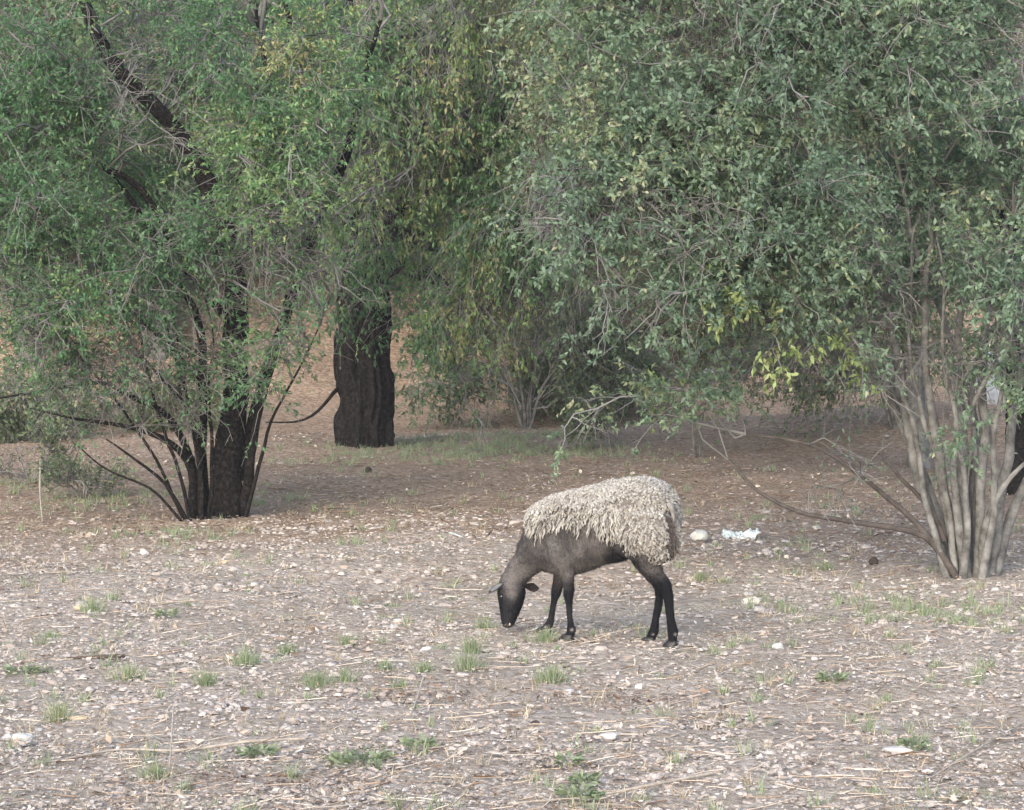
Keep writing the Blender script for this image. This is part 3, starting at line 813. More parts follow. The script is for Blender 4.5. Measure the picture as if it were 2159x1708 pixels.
def loft(secs, n=28):
    """secs: (centre, a-vector, b-vector) ellipses -> closed skin"""
    V, F3, F4 = [], [], []
    a = np.linspace(0, 2 * np.pi, n, endpoint=False)
    for c, p, q in secs:
        V.append(c + np.cos(a)[:, None] * p + np.sin(a)[:, None] * q)
    V = np.vstack(V)
    m = len(secs)
    ii = np.arange(m * n).reshape(m, n)
    nx = np.roll(ii, -1, axis=1)
    F4 = np.stack([ii[:-1], nx[:-1], nx[1:], ii[1:]], -1).reshape(-1, 4)
    V = np.vstack([V, secs[0][0], secs[-1][0]])
    F3 = np.vstack([np.stack([ii[0], nx[0], np.full(n, m * n)], -1)[:, ::-1], np.stack([ii[-1], nx[-1], np.full(n, m * n + 1)], -1)])
    return V, F4, F3


def sections(rows, lat, N=40):
    """rows: (zx, zy, dy, r_in_px, r_lat_m) along an axis; returns dense sections perpendicular to the axis"""
    P = np.array([np.append(S(a, b, c), (r / KS, l)) for a, b, c, r, l in rows])
    D = spline(P, N)
    T = norm(np.gradient(D[:, :3], axis=0))
    out = []
    for d, t in zip(D, T):
        l = lat - t * np.dot(lat, t)
        l = l / np.linalg.norm(l)
        u = np.cross(t, l)
        out.append((d[:3], u * max(d[3], .002), l * max(d[4], .002)))
    return out


LAT = np.array([0.45, 0.893, 0.0])
torso = [(505, 700, 175, .045), (560, 660, 235, .075), (640, 648, 285, .095), (760, 640, 318, .112), (900, 605, 318, .132), (1050, 575, 310, .142), (1200, 538, 305, .142),
         (1300, 505, 292, .135), (1400, 485, 268, .125), (1480, 478, 235, .11), (1540, 478, 190, .09), (1580, 480, 120, .06)]
rows = [(a, b, ydepth(a), r, l) for a, b, r, l in torso]
pieces = []
secs = []
P = spline(np.array([np.append(S(a, b, c), (r / KS, l)) for a, b, c, r, l in rows]), 48)
for d in P:
    secs.append((d[:3], np.array([0, 0, max(d[3], .003)]), LAT * max(d[4], .003)))
pieces.append(loft(secs, 36))
nd = ydepth(400)
pieces.append(loft(sections([(700, 560, ydepth(700), 210, .09), (600, 640, ydepth(600), 205, .08), (520, 730, ydepth(520), 165, .065), (445, 835, ydepth(445), 128, .052), (370, 930, nd, 112, .046), (320, 1020, nd, 100, .045)], LAT), 28))
HL = np.array([0.72, 0.69, 0.0])
pieces.append(loft(sections([(345, 955, nd, 60, .035), (330, 1010, nd, 108, .05), (322, 1070, nd - .005, 120, .056), (320, 1130, nd - .01, 112, .055), (316, 1190, nd - .015, 98, .049), (308, 1250, nd - .02, 80, .040), (300, 1305, nd - .025, 62, .034), (295, 1345, nd - .028, 48, .030), (292, 1366, nd - .03, 24, .016)], LAT), 28))
# legs: (zx, zy, depth, radius px)
nf, ff, nh, fh = .075, .30, -.135, .035
legs = [[(700, 640, nf + .03, 120), (730, 780, nf, 105), (770, 900, nf, 66), (785, 1000, nf, 46), (784, 1095, nf, 44), (790, 1165, nf, 31), (798, 1280, nf, 27), (808, 1360, nf, 34), (812, 1392, nf, 41), (800, 1425, nf, 36), (786, 1448, nf, 38)],
        [(740, 720, ff - .03, 90), (735, 850, ff, 75), (715, 980, ff, 52), (697, 1070, ff, 47), (676, 1155, ff, 31), (658, 1260, ff, 26), (645, 1320, ff, 33), (636, 1345, ff, 38), (612, 1370, ff, 34), (598, 1388, ff, 35)],
        [(1440, 560, nh + .04, 175), (1430, 680, nh + .01, 165), (1420, 770, nh, 140), (1420, 860, nh, 100), (1462, 930, nh, 80), (1530, 1010, nh, 62), (1568, 1080, nh, 47), (1585, 1180, nh, 40), (1597, 1290, nh, 35), (1612, 1370, nh, 42), (1620, 1405, nh, 48), (1616, 1450, nh, 41), (1614, 1500, nh, 42)],
        [(1400, 600, fh - .03, 150), (1390, 740, fh, 120), (1410, 860, fh, 85), (1460, 950, fh, 60), (1520, 1030, fh, 50), (1528, 1100, fh, 41), (1516, 1200, fh, 36), (1497, 1300, fh, 33), (1486, 1370, fh, 38), (1480, 1410, fh, 44), (1458, 1445, fh, 38), (1446, 1470, fh, 40)]]
hoof_at = []
for lg in legs:
    r = [(a, b, c, q * .96, q / KS * .9) for a, b, c, q in lg]
    pieces.append(loft(sections(r, LAT, 44), 20))
    hoof_at.append(S(lg[-1][0], lg[-1][1], lg[-1][2]))
# heel bone of the hocks
for hx, hy, hd in ((1575, 1035, nh), (1540, 1035, fh)):
    pieces.append(loft(sections([(hx - 40, hy - 95, hd, 12, .006), (hx, hy - 40, hd, 22, .011), (hx + 8, hy, hd, 26, .013), (hx + 2, hy + 50, hd, 20, .012)], LAT, 12), 12))
# shoulder blade and stifle masses, brisket
pieces.append(loft(sections([(640, 480, ydepth(640) - .075, 70, .04), (670, 600, ydepth(670) - .085, 105, .045), (710, 740, ydepth(710) - .07, 100, .045), (750, 860, ydepth(750) - .05, 60, .035)], LAT, 20), 20))
pieces.append(loft(sections([(1180, 720, nh + .05, 40, .03), (1270, 770, nh + .03, 60, .035), (1340, 810, nh + .01, 60, .035), (1400, 850, nh, 60, .03)], LAT, 16), 18))
Vb, o = [], 0
F4b, F3b = [], []
for V, f4, f3 in pieces:
    Vb.append(V); F4b.append(f4 + o); F3b.append(f3 + o); o += len(V)
bme = make_mesh('body', np.vstack(Vb), [np.vstack(F4b), np.vstack(F3b)], True)
tmp = bpy.data.objects.new('body', bme)
COL.objects.link(tmp)
md = tmp.modifiers.new('r', 'REMESH'); md.mode = 'VOXEL'; md.voxel_size = 0.0055; md.use_smooth_shade = True
ms = tmp.modifiers.new('s', 'SMOOTH'); ms.iterations = 7; ms.factor = 0.5
dg = bpy.context.evaluated_depsgraph_get()
body_me = bpy.data.meshes.new_from_object(tmp.evaluated_get(dg))
bpy.data.objects.remove(tmp)
nv = len(body_me.vertices)
bv = np.empty(nv * 3, np.float32); body_me.vertices.foreach_get('co', bv); bv = bv.reshape(-1, 3).astype(float)
bn = np.empty(nv * 3, np.float32); body_me.vertices.foreach_get('normal', bn); bn = bn.reshape(-1, 3).astype(float)
# soft irregular relief of muscle and short hair
amp = sstep(0.12, 0.3, bv[:, 2])
bv2 = bv + bn * ((0.006 * fbm(bv * 14, 2, 5) + 0.0018 * fbm(bv * 70, 2, 6)) * (0.3 + amp))[:, None]
body_me.vertices.foreach_set('co', bv2.astype(np.float32).ravel())
zxv = bv[:, 0] * KS + 964
zyv = 1500 - (bv[:, 2] * 0.99 + 0.132 * bv[:, 1]) * KS
# coat colour: sooty grey-brown trunk and neck, black legs and muzzle
tone = 0.80 + 0.22 * fbm(bv * 9, 3, 8) + .10 * noise3(bv * 45, 18)
tone -= 0.62 * sstep(900, 1130, zyv)
tone -= 0.20 * sstep(1040, 1100, zxv) * sstep(700, 740, zyv + .35 * (zxv - 1100) * (zxv > 1100)) * (zxv < 1330)
tone += 0.42 * np.exp(-((zxv - 330) / 65) ** 2 - ((zyv - 1085) / 70) ** 2) * (zxv < 470)
tone -= 0.12 * sstep(600, 400, zxv) * sstep(850, 700, zyv)
tone -= 0.22 * sstep(1020, 1250, zxv) * sstep(680, 760, zyv)
for cx, cy, rr in ((816, 1392, 17), (1634, 1428, 20), (1473, 1430, 15), (606, 1368, 15)):
    tone += 1.2 * np.exp(-((zxv - cx) / rr) ** 2 - ((zyv - cy) / (rr * .75)) ** 2) * (bn[:, 1] < 0)
a_ = body_me.attributes.new('tint', 'FLOAT', 'POINT')
a_.data.foreach_set('value', np.clip(tone, 0, 1.4).astype(np.float32) / 1.4)

M['hide'], nt, out = nodes_of('hide')
r_ = ramp(nt, [(0.0, (0.006, 0.0065, 0.009)), (0.12, (0.008, 0.0088, 0.0115)), (0.30, (0.026, 0.024, 0.026)), (0.50, (0.078, 0.071, 0.069)), (0.68, (0.128, 0.117, 0.114)), (0.85, (0.22, 0.20, 0.20)), (1.0, (0.62, 0.60, 0.58))], attr(nt, 'tint'))
b_ = principled(nt, out, 0.8, 0.12)
nf_ = noise_tex(nt, 160, 3, 0.7, obj_pos(nt))
hm = ramp(nt, [(0.3, (0.75, 0.75, 0.75)), (0.7, (1.25, 1.25, 1.25))], nf_)
nt.links.new(mixc(nt, 1.0, r_.outputs[0], hm.outputs[0], 'MULTIPLY'), b_.inputs['Base Color'])
b_.inputs['Sheen Weight'].default_value = 0.0
b_.inputs['Sheen Roughness'].default_value = 0.4
bump(nt, b_, nf_, 0.8, 0.004)
M['wool'], nt, out = nodes_of('wool')
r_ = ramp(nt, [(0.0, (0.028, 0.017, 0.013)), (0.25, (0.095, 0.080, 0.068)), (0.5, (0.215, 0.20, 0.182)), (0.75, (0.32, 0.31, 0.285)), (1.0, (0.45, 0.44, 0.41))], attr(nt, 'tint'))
b_ = principled(nt, out, 0.85, 0.15)
nt.links.new(r_.outputs[0], b_.inputs['Base Color'])
b_.inputs['Sheen Weight'].default_value = 0.3
bump(nt, b_, noise_tex(nt, 300, 3, 0.7, obj_pos(nt)), 0.5, 0.002)
M['hoof'] = simple('hoof', [(0.3, (0.012, 0.011, 0.012)), (0.7, (0.04, 0.036, 0.034))], 60, 0.5, 0.3, 0.002, spec=0.4)
M['ear'] = simple('ear', [(0.3, (0.018, 0.015, 0.017)), (0.7, (0.05, 0.04, 0.042))], 40, 0.7, 0.2, 0.002)
M['ear_inside'] = simple('ear_inside', [(0.3, (0.085, 0.088, 0.095)), (0.7, (0.16, 0.165, 0.175))], 40, 0.7, 0.2, 0.002)
M['eye'] = simple('eye', [(0.3, (0.006, 0.005, 0.004)), (0.7, (0.012, 0.010, 0.008))], 10, 0.12, 0, spec=0.6)
M['pale_skin'] = simple('pale_skin', [(0.3, (0.30, 0.24, 0.20)), (0.7, (0.45, 0.38, 0.33))], 60, 0.7, 0)

sheep = thing('sheep', sheep_o, 'dark faced sheep with a shaggy cream fleece grazing on the gravel', 'sheep')
body = link('body', body_me, M['hide'], sheep)
body_me.materials.clear(); body_me.materials.append(M['hide'])

# short hair over the hide
rng = np.random.default_rng(88)
hq = rng.integers(0, nv, 90000)
hq = hq[zyv[hq] > 380]
hn = bn[hq]
grain = norm(np.array([.25, .1, -1.0]) - hn * (hn @ np.array([.25, .1, -1.0]))[:, None] + rng.normal(0, .35, (len(hq), 3)))
hp_ = bv2[hq] + rng.normal(0, .0015, (len(hq), 3)) - hn * .0006
hl = rng.uniform(.006, .013, len(hq))[:, None] * (.55 + .45 * sstep(.15, .35, bv[hq, 2]))[:, None]
hs = np.cross(grain, hn) * .0011
Vh = np.stack([hp_ - hs, hp_ + hs, hp_ + grain * hl + hn * hl * .28], 1).reshape(-1, 3)
ht = np.clip(tone[hq] * rng.uniform(.65, 1.25, len(hq)) + rng.normal(0, .04, len(hq)), 0, 1.1) / 1.4
hair = link('short_hair', make_mesh('short_hair', Vh, np.arange(len(hq) * 3).reshape(-1, 3), False, {'tint': ('FACE', ht)}), M['hide'], body)
hair['kind'] = 'stuff'

# fleece: a thick skin over back, flanks and thighs, with locks growing out of it
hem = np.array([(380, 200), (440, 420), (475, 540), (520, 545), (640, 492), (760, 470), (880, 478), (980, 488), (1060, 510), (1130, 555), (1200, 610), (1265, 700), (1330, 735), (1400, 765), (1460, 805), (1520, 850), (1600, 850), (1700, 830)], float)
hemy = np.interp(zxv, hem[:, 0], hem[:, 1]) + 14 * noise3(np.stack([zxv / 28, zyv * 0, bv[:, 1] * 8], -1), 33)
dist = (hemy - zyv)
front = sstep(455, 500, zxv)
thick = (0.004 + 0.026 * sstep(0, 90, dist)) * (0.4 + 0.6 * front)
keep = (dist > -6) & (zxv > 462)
poly = body_me.polygons
npol = len(poly)
lt = np.empty(npol, np.int32); poly.foreach_get('loop_total', lt)
lv = np.empty(len(body_me.loops), np.int32); body_me.loops.foreach_get('vertex_index', lv)
quads = lv.reshape(-1, 4) if (lt == 4).all() else None
kf = keep[quads].all(1)
used = np.unique(quads[kf])
remap = -np.ones(nv, int); remap[used] = np.arange(len(used))
fq = remap[quads[kf]]
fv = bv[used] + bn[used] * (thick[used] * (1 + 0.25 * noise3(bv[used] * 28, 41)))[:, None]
zu, yu = zxv[used], zyv[used]
stain = sstep(1515, 1535, zu) * sstep(1585, 1565, zu) * sstep(410, 470, yu)
ftone = 0.13 + 0.05 * noise3(bv[used] * 30, 43) + 0.34 * bn[used][:, 2] - 0.5 * stain  # dirty base tone, darkened on the flanks to paint the shade between locks
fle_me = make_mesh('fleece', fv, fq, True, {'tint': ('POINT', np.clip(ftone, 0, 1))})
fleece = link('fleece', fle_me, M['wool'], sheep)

rng = np.random.default_rng(77)
fn = bn[used]
# even scatter over the fleece
order = rng.permutation(len(used))
cell_of = 0.0105 + 0.0035 * sstep(.85, .45, np.abs(fn[:, 2])) * sstep(1330, 1150, zu)
taken, pick = set(), []
for i in order:
    cell = cell_of[i].round(3)
    key = (cell,) + tuple(np.floor(fv[i] / cell).astype(int))
    if key in taken: continue
    taken.add(key); pick.append(i)
pick = np.array(pick)
cleft = sstep(1515, 1530, zu[pick]) * sstep(1580, 1560, zu[pick]) * sstep(420, 470, yu[pick])
pick = pick[rng.random(len(pick)) > .75 * cleft]
n_ = fn[pick]; p_ = fv[pick] - n_ * 0.006
zx_, zy_ = zu[pick], yu[pick]
dn = np.array([0, 0, -1.0])
tdir = norm(dn - n_ * (n_ @ dn)[:, None] + np.array([0.0, -0.35, 0]) * (n_[:, 2:3] > .6) + rng.normal(size=n_.shape) * 0.055)
side = sstep(0.85, 0.3, np.abs(n_[:, 2]))
hind = sstep(1150, 1350, zx_)
Lk = (0.018 + 0.058 * side) * rng.uniform(0.7, 1.35, len(pick)) * (1 - 0.58 * hind)
Lk = Lk * (0.55 + 0.45 * sstep(440, 560, zx_))
tdir = norm(tdir + np.stack([rng.normal(0, .28, len(pick)), rng.normal(0, .1, len(pick)), rng.normal(0, .2, len(pick))], -1) * hind[:, None])
K = 8
t = np.linspace(0, 1, K)[None, :, None]
b2_ = np.cross(n_, tdir)
ph = rng.uniform(0, 6.28, (len(pick), 1, 1))
# locks hang free of the skin and curl back in at the tip
bulge = (0.003 + 0.005 * rng.random(len(pick)))[:, None, None] * np.sin(t * np.pi * 0.8)
LP = p_[:, None] + tdir[:, None] * Lk[:, None, None] * t + n_[:, None] * bulge + b2_[:, None] * 0.0042 * np.sin(t * 12 + ph) + n_[:, None] * 0.0016 * np.cos(t * 11 + ph)
LR = (0.0043 * rng.uniform(0.75, 1.25, (len(pick), 1))) * (1.0 - 0.15 * np.cos(t[:, :, 0] * 16 + ph[:, :, 0])) * np.clip(1.25 - t[:, :, 0] ** 3 * 1.0, .2, 1) * (1 + 0.25 * (1 - side[:, None]))
lvv, lff = tubes(LP, LR, 6, ref=(0.31, 0.55, 0.77))
capi = np.arange(len(lvv)).reshape(len(pick), K, 6)
caps = np.stack([capi[:, -1, 0], capi[:, -1, 1], capi[:, -1, 2], capi[:, -1, 3]], -1)
caps2 = np.stack([capi[:, -1, 3], capi[:, -1, 4], capi[:, -1, 5], capi[:, -1, 0]], -1)
st_ = sstep(1512, 1532, zx_ + rng.normal(0, 10, len(pick))) * sstep(1590, 1570, zx_) * sstep(400, 480, zy_ + rng.normal(0, 20, len(pick)))
st_ = np.maximum(st_, .8 * sstep(840, 890, zy_ + rng.normal(0, 15, len(pick))) * sstep(1500, 1560, zx_))
warm = 0.08 * sstep(1300, 1550, zx_)
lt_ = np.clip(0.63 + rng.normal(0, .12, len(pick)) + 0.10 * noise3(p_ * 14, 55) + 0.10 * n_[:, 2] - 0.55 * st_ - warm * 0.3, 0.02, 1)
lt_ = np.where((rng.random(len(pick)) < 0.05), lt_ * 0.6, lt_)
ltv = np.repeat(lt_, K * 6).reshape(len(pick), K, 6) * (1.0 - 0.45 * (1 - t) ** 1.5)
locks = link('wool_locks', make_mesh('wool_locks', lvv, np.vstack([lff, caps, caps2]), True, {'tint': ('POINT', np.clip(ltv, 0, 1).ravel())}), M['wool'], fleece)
locks['kind'] = 'stuff'

# tail hanging in the cleft of the rump
TL = np.array([np.append(S(a, b, c), r) for a, b, c, r in ((1585, 390, -.12, .010), (1606, 440, -.145, .009), (1618, 500, -.155, .008), (1612, 550, -.155, .007), (1617, 600, -.155, .004))])
tp = spline(TL, 14)
tv, tf = tubes(tp[None, :, :3], tp[None, :, 3], 10)
tail = link('tail', make_mesh('tail', tv, tf, True, {'tint': ('POINT', np.clip(.34 + .25 * noise3(tv * 60, 5), 0, 1))}), M['wool'], sheep)
tail['label'] = 'short tail with dirty brown stained wool'


def ear(tip, root, halfw, up, inner, thickness=.004):
    """leaf shaped ear from root to tip, cupped"""
    ax = tip - root
    L = np.linalg.norm(ax); ax = ax / L
    w = np.cross(ax, up); w /= np.linalg.norm(w)
    u = np.cross(w, ax)
    V, W_, n1, n2 = [], [], 14, 9
    for i in range(n1):
        s = i / (n1 - 1)
        hw = halfw * (math.sin(min(1, s * 1.25 + .12) * math.pi * .5) if s < .6 else max(0, math.cos((s - .6) / .4 * math.pi / 2)) ** 1.15) + .0008
        for j in range(n2):
            c = -1 + 2 * j / (n2 - 1)
            V.append(root + ax * L * s + w * hw * c + u * (halfw * .55 * c * c * (1 - s * .5) - .008 * s * s))
    V = np.array(V)
    ii = np.arange(n1 * n2).reshape(n1, n2)
    F_ = np.stack([ii[:-1, :-1], ii[:-1, 1:], ii[1:, 1:], ii[1:, :-1]], -1).reshape(-1, 4)
    o_ = link('ear', make_mesh('ear', V, F_, True), M['ear'], sheep)
    m_ = o_.modifiers.new('s', 'SOLIDIFY'); m_.thickness = thickness; m_.offset = 0
    if inner:
        V2 = V.reshape(n1, n2, 3)[1:-2, 1:-1]
        V2 = V2 + u * (thickness * .5 + .0012)
        a2, b2 = V2.shape[:2]
        i2 = np.arange(a2 * b2).reshape(a2, b2)
        F2 = np.stack([i2[:-1, :-1], i2[:-1, 1:], i2[1:, 1:], i2[1:, :-1]], -1).reshape(-1, 4)
        link('ear_lining', make_mesh('ear_lining', V2.reshape(-1, 3), F2, True), M['ear_inside'], o_)
    return o_


e1 = ear(S(134, 1082, nd - .06), S(266, 1010, nd - .03), .016, np.array([-.25, -.55, .8]), True)
e2 = ear(S(556, 1046, nd + .05), S(415, 1035, nd + .02), .019, np.array([.1, -.9, .45]), False)
# eyes
for ex, ey, ed in ((243, 1118, nd - .045), (232, 1116, nd + .02)):
    bm = bmesh.new(); bmesh.ops.create_uvsphere(bm, u_segments=14, v_segments=10, radius=.011)
    me = bpy.data.meshes.new('eye'); bm.to_mesh(me); bm.free()
    for p in me.polygons: p.use_smooth = True
    link('eye', me, M['eye'], sheep, S(ex, ey, ed))
# nose with nostrils and a pale lip
bm = bmesh.new(); bmesh.ops.create_uvsphere(bm, u_segments=16, v_segments=10, radius=1)
me = bpy.data.meshes.new('nose'); bm.to_mesh(me); bm.free()
for p in me.polygons: p.use_smooth = True
no = link('nose', me, M['hoof'], sheep, S(292, 1350, nd - .035)); no.scale = (.024, .022, .013)
for ex in (282, 308):
    bm = bmesh.new(); bmesh.ops.create_uvsphere(bm, u_segments=10, v_segments=8, radius=1)
    me = bpy.data.meshes.new('nostril'); bm.to_mesh(me); bm.free()
    l_ = link('nostril', me, M['pale_skin'] if ex == 308 else M['eye'], sheep, S(ex, 1346, nd - .057)); l_.scale = (.0035, .003, .006)
    if ex == 308: l_['label'] = 'nostril rimmed with pale skin'

# cloven hooves with their dew claws
for k, (lg, hp) in enumerate(zip(legs, hoof_at)):
    fwd = np.array([-.80, .45, 0]); fwd /= np.linalg.norm(fwd)
    sd_ = np.array([.45, .80, 0]); sd_ /= np.linalg.norm(sd_)
    V, F4_, o_ = [], [], 0
    for s in (-1, 1):
        ring = [(-.022, .0), (-.016, .012), (.004, .015), (.022, .010), (.034, .001), (.022, -.004), (.0, -.005), (-.016, -.004)]
        lv_ = []
        for (z, sc_, sh) in ((-.030, 1.0, .006), (-.018, .98, .003), (-.002, .86, -.002), (.010, .66, -.006)):
            for (a, c) in ring:
                lv_.append(hp + fwd * (a * sc_ * 1.25 + sh) + sd_ * s * (.006 + c * sc_ + .003) + np.array([0, 0, z]))
        V += lv_
        ii = np.arange(32).reshape(4, 8) + o_
        nx = np.roll(ii, -1, axis=1)
        F4_ += [list(x) for x in np.stack([ii[:-1], nx[:-1], nx[1:], ii[1:]], -1).reshape(-1, 4)]
        F4_ += [[ii[-1][j], ii[-1][j + 1], ii[-1][6 - j], ii[-1][7 - j]] for j in range(3)]
        o_ += 32
    link('hoof', make_mesh('hoof', np.array(V), np.array(F4_), True), M['hoof'], sheep)

# ------------------------------------------------------------------ loose ground cover
M['stone_mix'], nt, out = nodes_of('stone_mix')
r_ = ramp(nt, [(0.0, (0.08, 0.062, 0.052)), (0.2, (0.24, 0.195, 0.165)), (0.5, (0.40, 0.345, 0.305)), (0.75, (0.48, 0.43, 0.39)), (0.94, (0.55, 0.515, 0.485)), (1.0, (0.68, 0.67, 0.66))], attr(nt, 'tint'))
b_ = principled(nt, out, 0.9, 0.15); nt.links.new(r_.outputs[0], b_.inputs['Base Color'])
M['litter_mix'], nt, out = nodes_of('litter_mix')
r_ = ramp(nt, [(0.0, (0.055, 0.032, 0.022)), (0.25, (0.19, 0.115, 0.070)), (0.5, (0.34, 0.265, 0.205)), (0.75, (0.47, 0.405, 0.345)), (1.0, (0.58, 0.535, 0.48))], attr(nt, 'tint'))
b_ = principled(nt, out, 0.85, 0.15); nt.links.new(r_.outputs[0], b_.inputs['Base Color'])


def scatter(rng, n, y0, y1, pw=1.0, margin=0.4):
    y = y0 + (y1 - y0) * rng.random(n) ** pw
    x = (rng.random(n) * 2 - 1) * (y * 512 / F_PX + margin)
    return x, y


rng = np.random.default_rng(101)
# pebbles: low eight-cornered lumps
n = 42000
x, y = scatter(rng, n, 7.6, 18, 1.6)
keep_ = rng.random(n) < .45 + .9 * sstep(-.3, .4, fbm(np.stack([x, y, 0 * x], -1) * 1.6, 3, 91))
x, y = x[keep_], y[keep_]; n = len(x)
z = height(x, y)
s = rng.gamma(1.5, 0.0032, n) + 0.0026
s *= 1 + 0.03 * (y - 8)
ang = rng.uniform(0, 6.28, n)
base = np.array([(-1, -.8, -.3), (.9, -1, -.3), (1, .9, -.3), (-.8, 1, -.3), (-.6, -.5, .6), (.6, -.6, .5), (.5, .6, .65), (-.5, .5, .5)])
Vp = base[None] * (1 + rng.normal(0, .18, (n, 8, 3)))
Vp = Vp * s[:, None, None] * np.array([1, .8, .62])
ca, sa = np.cos(ang)[:, None], np.sin(ang)[:, None]
Vp = np.stack([Vp[..., 0] * ca - Vp[..., 1] * sa, Vp[..., 0] * sa + Vp[..., 1] * ca, Vp[..., 2]], -1) + np.stack([x, y, z + s * .05], -1)[:, None]
cf = np.array([(0, 1, 5, 4), (1, 2, 6, 5), (2, 3, 7, 6), (3, 0, 4, 7), (4, 5, 6, 7)])
Fp = (np.arange(n)[:, None, None] * 8 + cf[None]).reshape(-1, 4)
brownz = sstep(14.5, 18, y + 1.2 * noise3(np.stack([x, y, 0 * x], -1) * .6, 71))
tp_ = np.clip(np.minimum(rng.normal(.50, .17, n), .86 + .14 * (rng.random(n) < .02)) - .10 * brownz + .10 * noise3(np.stack([x, y, 0 * x], -1) * 1.1, 72), 0, 1)
tag(link('gravel', make_mesh('gravel', Vp.reshape(-1, 3), Fp, False, {'tint': ('FACE', np.repeat(tp_, 5))}), M['stone_mix']), 'small pale pebbles strewn over the ground', kind='stuff')

# dry leaves and bark flakes
n = 150000
x, y = scatter(rng, n, 7.6, 27, 1.9, .5)
keep_ = rng.random(n) < .40 + .9 * sstep(-.35, .35, fbm(np.stack([x, y, 0 * x], -1) * 1.3, 3, 95))
x, y = x[keep_], y[keep_]; n = len(x)
z = height(x, y)
d = np.stack([rng.normal(size=n), rng.normal(size=n), rng.normal(size=n) * .16], -1)
d = norm(d)
L = (rng.gamma(1.8, .0050, n) + .005) * (1 + .02 * (y - 8)); W = L * rng.uniform(.25, .7, n)
sdv = norm(np.cross(d, np.stack([rng.normal(0, .28, n), rng.normal(0, .28, n), np.ones(n)], -1)))
c = np.stack([x, y, z + .006 + rng.random(n) * .012], -1)
curl = np.array([0, 0, 1.0])[None] * (L * rng.uniform(.0, .18, n))[:, None]
Vl = np.stack([c - d * L[:, None] * .5 + curl * .6, c + sdv * W[:, None] * .5, c + d * L[:, None] * .5 + curl, c - sdv * W[:, None] * .5], 1).reshape(-1, 3)
brownz = sstep(14.5, 18.5, y + 1.2 * noise3(np.stack([x, y, 0 * x], -1) * .6, 71))
patch = .6 * sstep(.25, .6, noise3(np.stack([x, y, 0 * x], -1) * .9, 75))
for a_x, a_y, sx_, sy_ in ((900, 1465, .42, .28), (1250, 1480, .5, .25), (620, 1480, .2, .12), (560, 1650, .35, .12), (1150, 1360, .3, .12)):
    c0 = ground(a_x, a_y)
    patch = np.maximum(patch, 1.5 * np.exp(-((x - c0[0]) / sx_) ** 2 - ((y - c0[1]) / sy_) ** 2))
tl_ = np.clip(rng.normal(.70, .20, n) - .13 * brownz - .34 * patch, 0, 1)
tag(link('leaf_litter', make_mesh('leaf_litter', Vl, np.arange(n * 4).reshape(n, 4), False, {'tint': ('FACE', tl_)}), M['litter_mix']), 'dry leaves and flakes scattered on the soil', kind='stuff')

# dry stalks and fallen twigs lying about
n = 2300
x, y = scatter(rng, n, 7.7, 22, 2.3, .5)
L = rng.gamma(2.2, .026, n) + .03
an = rng.normal(0, .9, n)
tt = np.linspace(-.5, .5, 5)[None, :]
px = x[:, None] + np.cos(an)[:, None] * L[:, None] * tt
py = y[:, None] + np.sin(an)[:, None] * L[:, None] * tt
bend = rng.normal(0, .10, (n, 1)) * L[:, None] * (tt * 4) ** 2 / 4
px = px - np.sin(an)[:, None] * bend; py = py + np.cos(an)[:, None] * bend
pz = height(px.ravel(), py.ravel()).reshape(px.shape) + .012 + np.abs(rng.normal(0, .012, (n, 1))) * (tt + .5)
V, Fk = tubes(np.stack([px, py, pz], -1), np.broadcast_to((.0012 + rng.random((n, 1)) * .0014), px.shape), 3)
tk = np.repeat(np.clip(rng.normal(.68, .22, n) - .3 * sstep(12, 17, y), .05, 1), 4 * 3)
tag(link('dry_stalks', make_mesh('dry_stalks', V, Fk, False, {'tint': ('FACE', tk)}), M['litter_mix']), 'dry stalks and fallen twigs lying on the soil', kind='stuff')


def blades(rng, cx, cy, n, h, spread, lean=.5, w=.0022):
    """tapered bent grass blades growing around the points cx, cy"""
    a = rng.uniform(0, 6.28, n); r = np.abs(rng.normal(0, 1, n))
    x = cx + np.cos(a) * r * spread * .45; y = cy + np.sin(a) * r * spread * .45
    z = height(x, y) - .003
    out = np.stack([np.cos(a) * r * .35 + rng.normal(0, .25, n), np.sin(a) * r * .35 + rng.normal(0, .25, n)], -1) * lean
    H = h * rng.uniform(.35, 1.1, n)
    K = 4
    t = np.linspace(0, 1, K)[None]
    P = np.stack([x[:, None] + out[:, :1] * H[:, None] * t ** 1.5, y[:, None] + out[:, 1:] * H[:, None] * t ** 1.5, z[:, None] + H[:, None] * (t - .12 * t ** 3)], -1)
    ba = rng.uniform(0, 3.14, n)
    sv = np.stack([np.cos(ba), np.sin(ba), 0 * ba], -1)[:, None] * (w * rng.uniform(.6, 1.4, n))[:, None, None] * (1.05 - t[..., None])
    V = np.stack([P - sv, P + sv], 2).reshape(-1, 3)
    ii = np.arange(n * K * 2).reshape(n, K, 2)
    F_ = np.stack([ii[:, :-1, 0], ii[:, :-1, 1], ii[:, 1:, 1], ii[:, 1:, 0]], -1).reshape(-1, 4)
    return V, F_


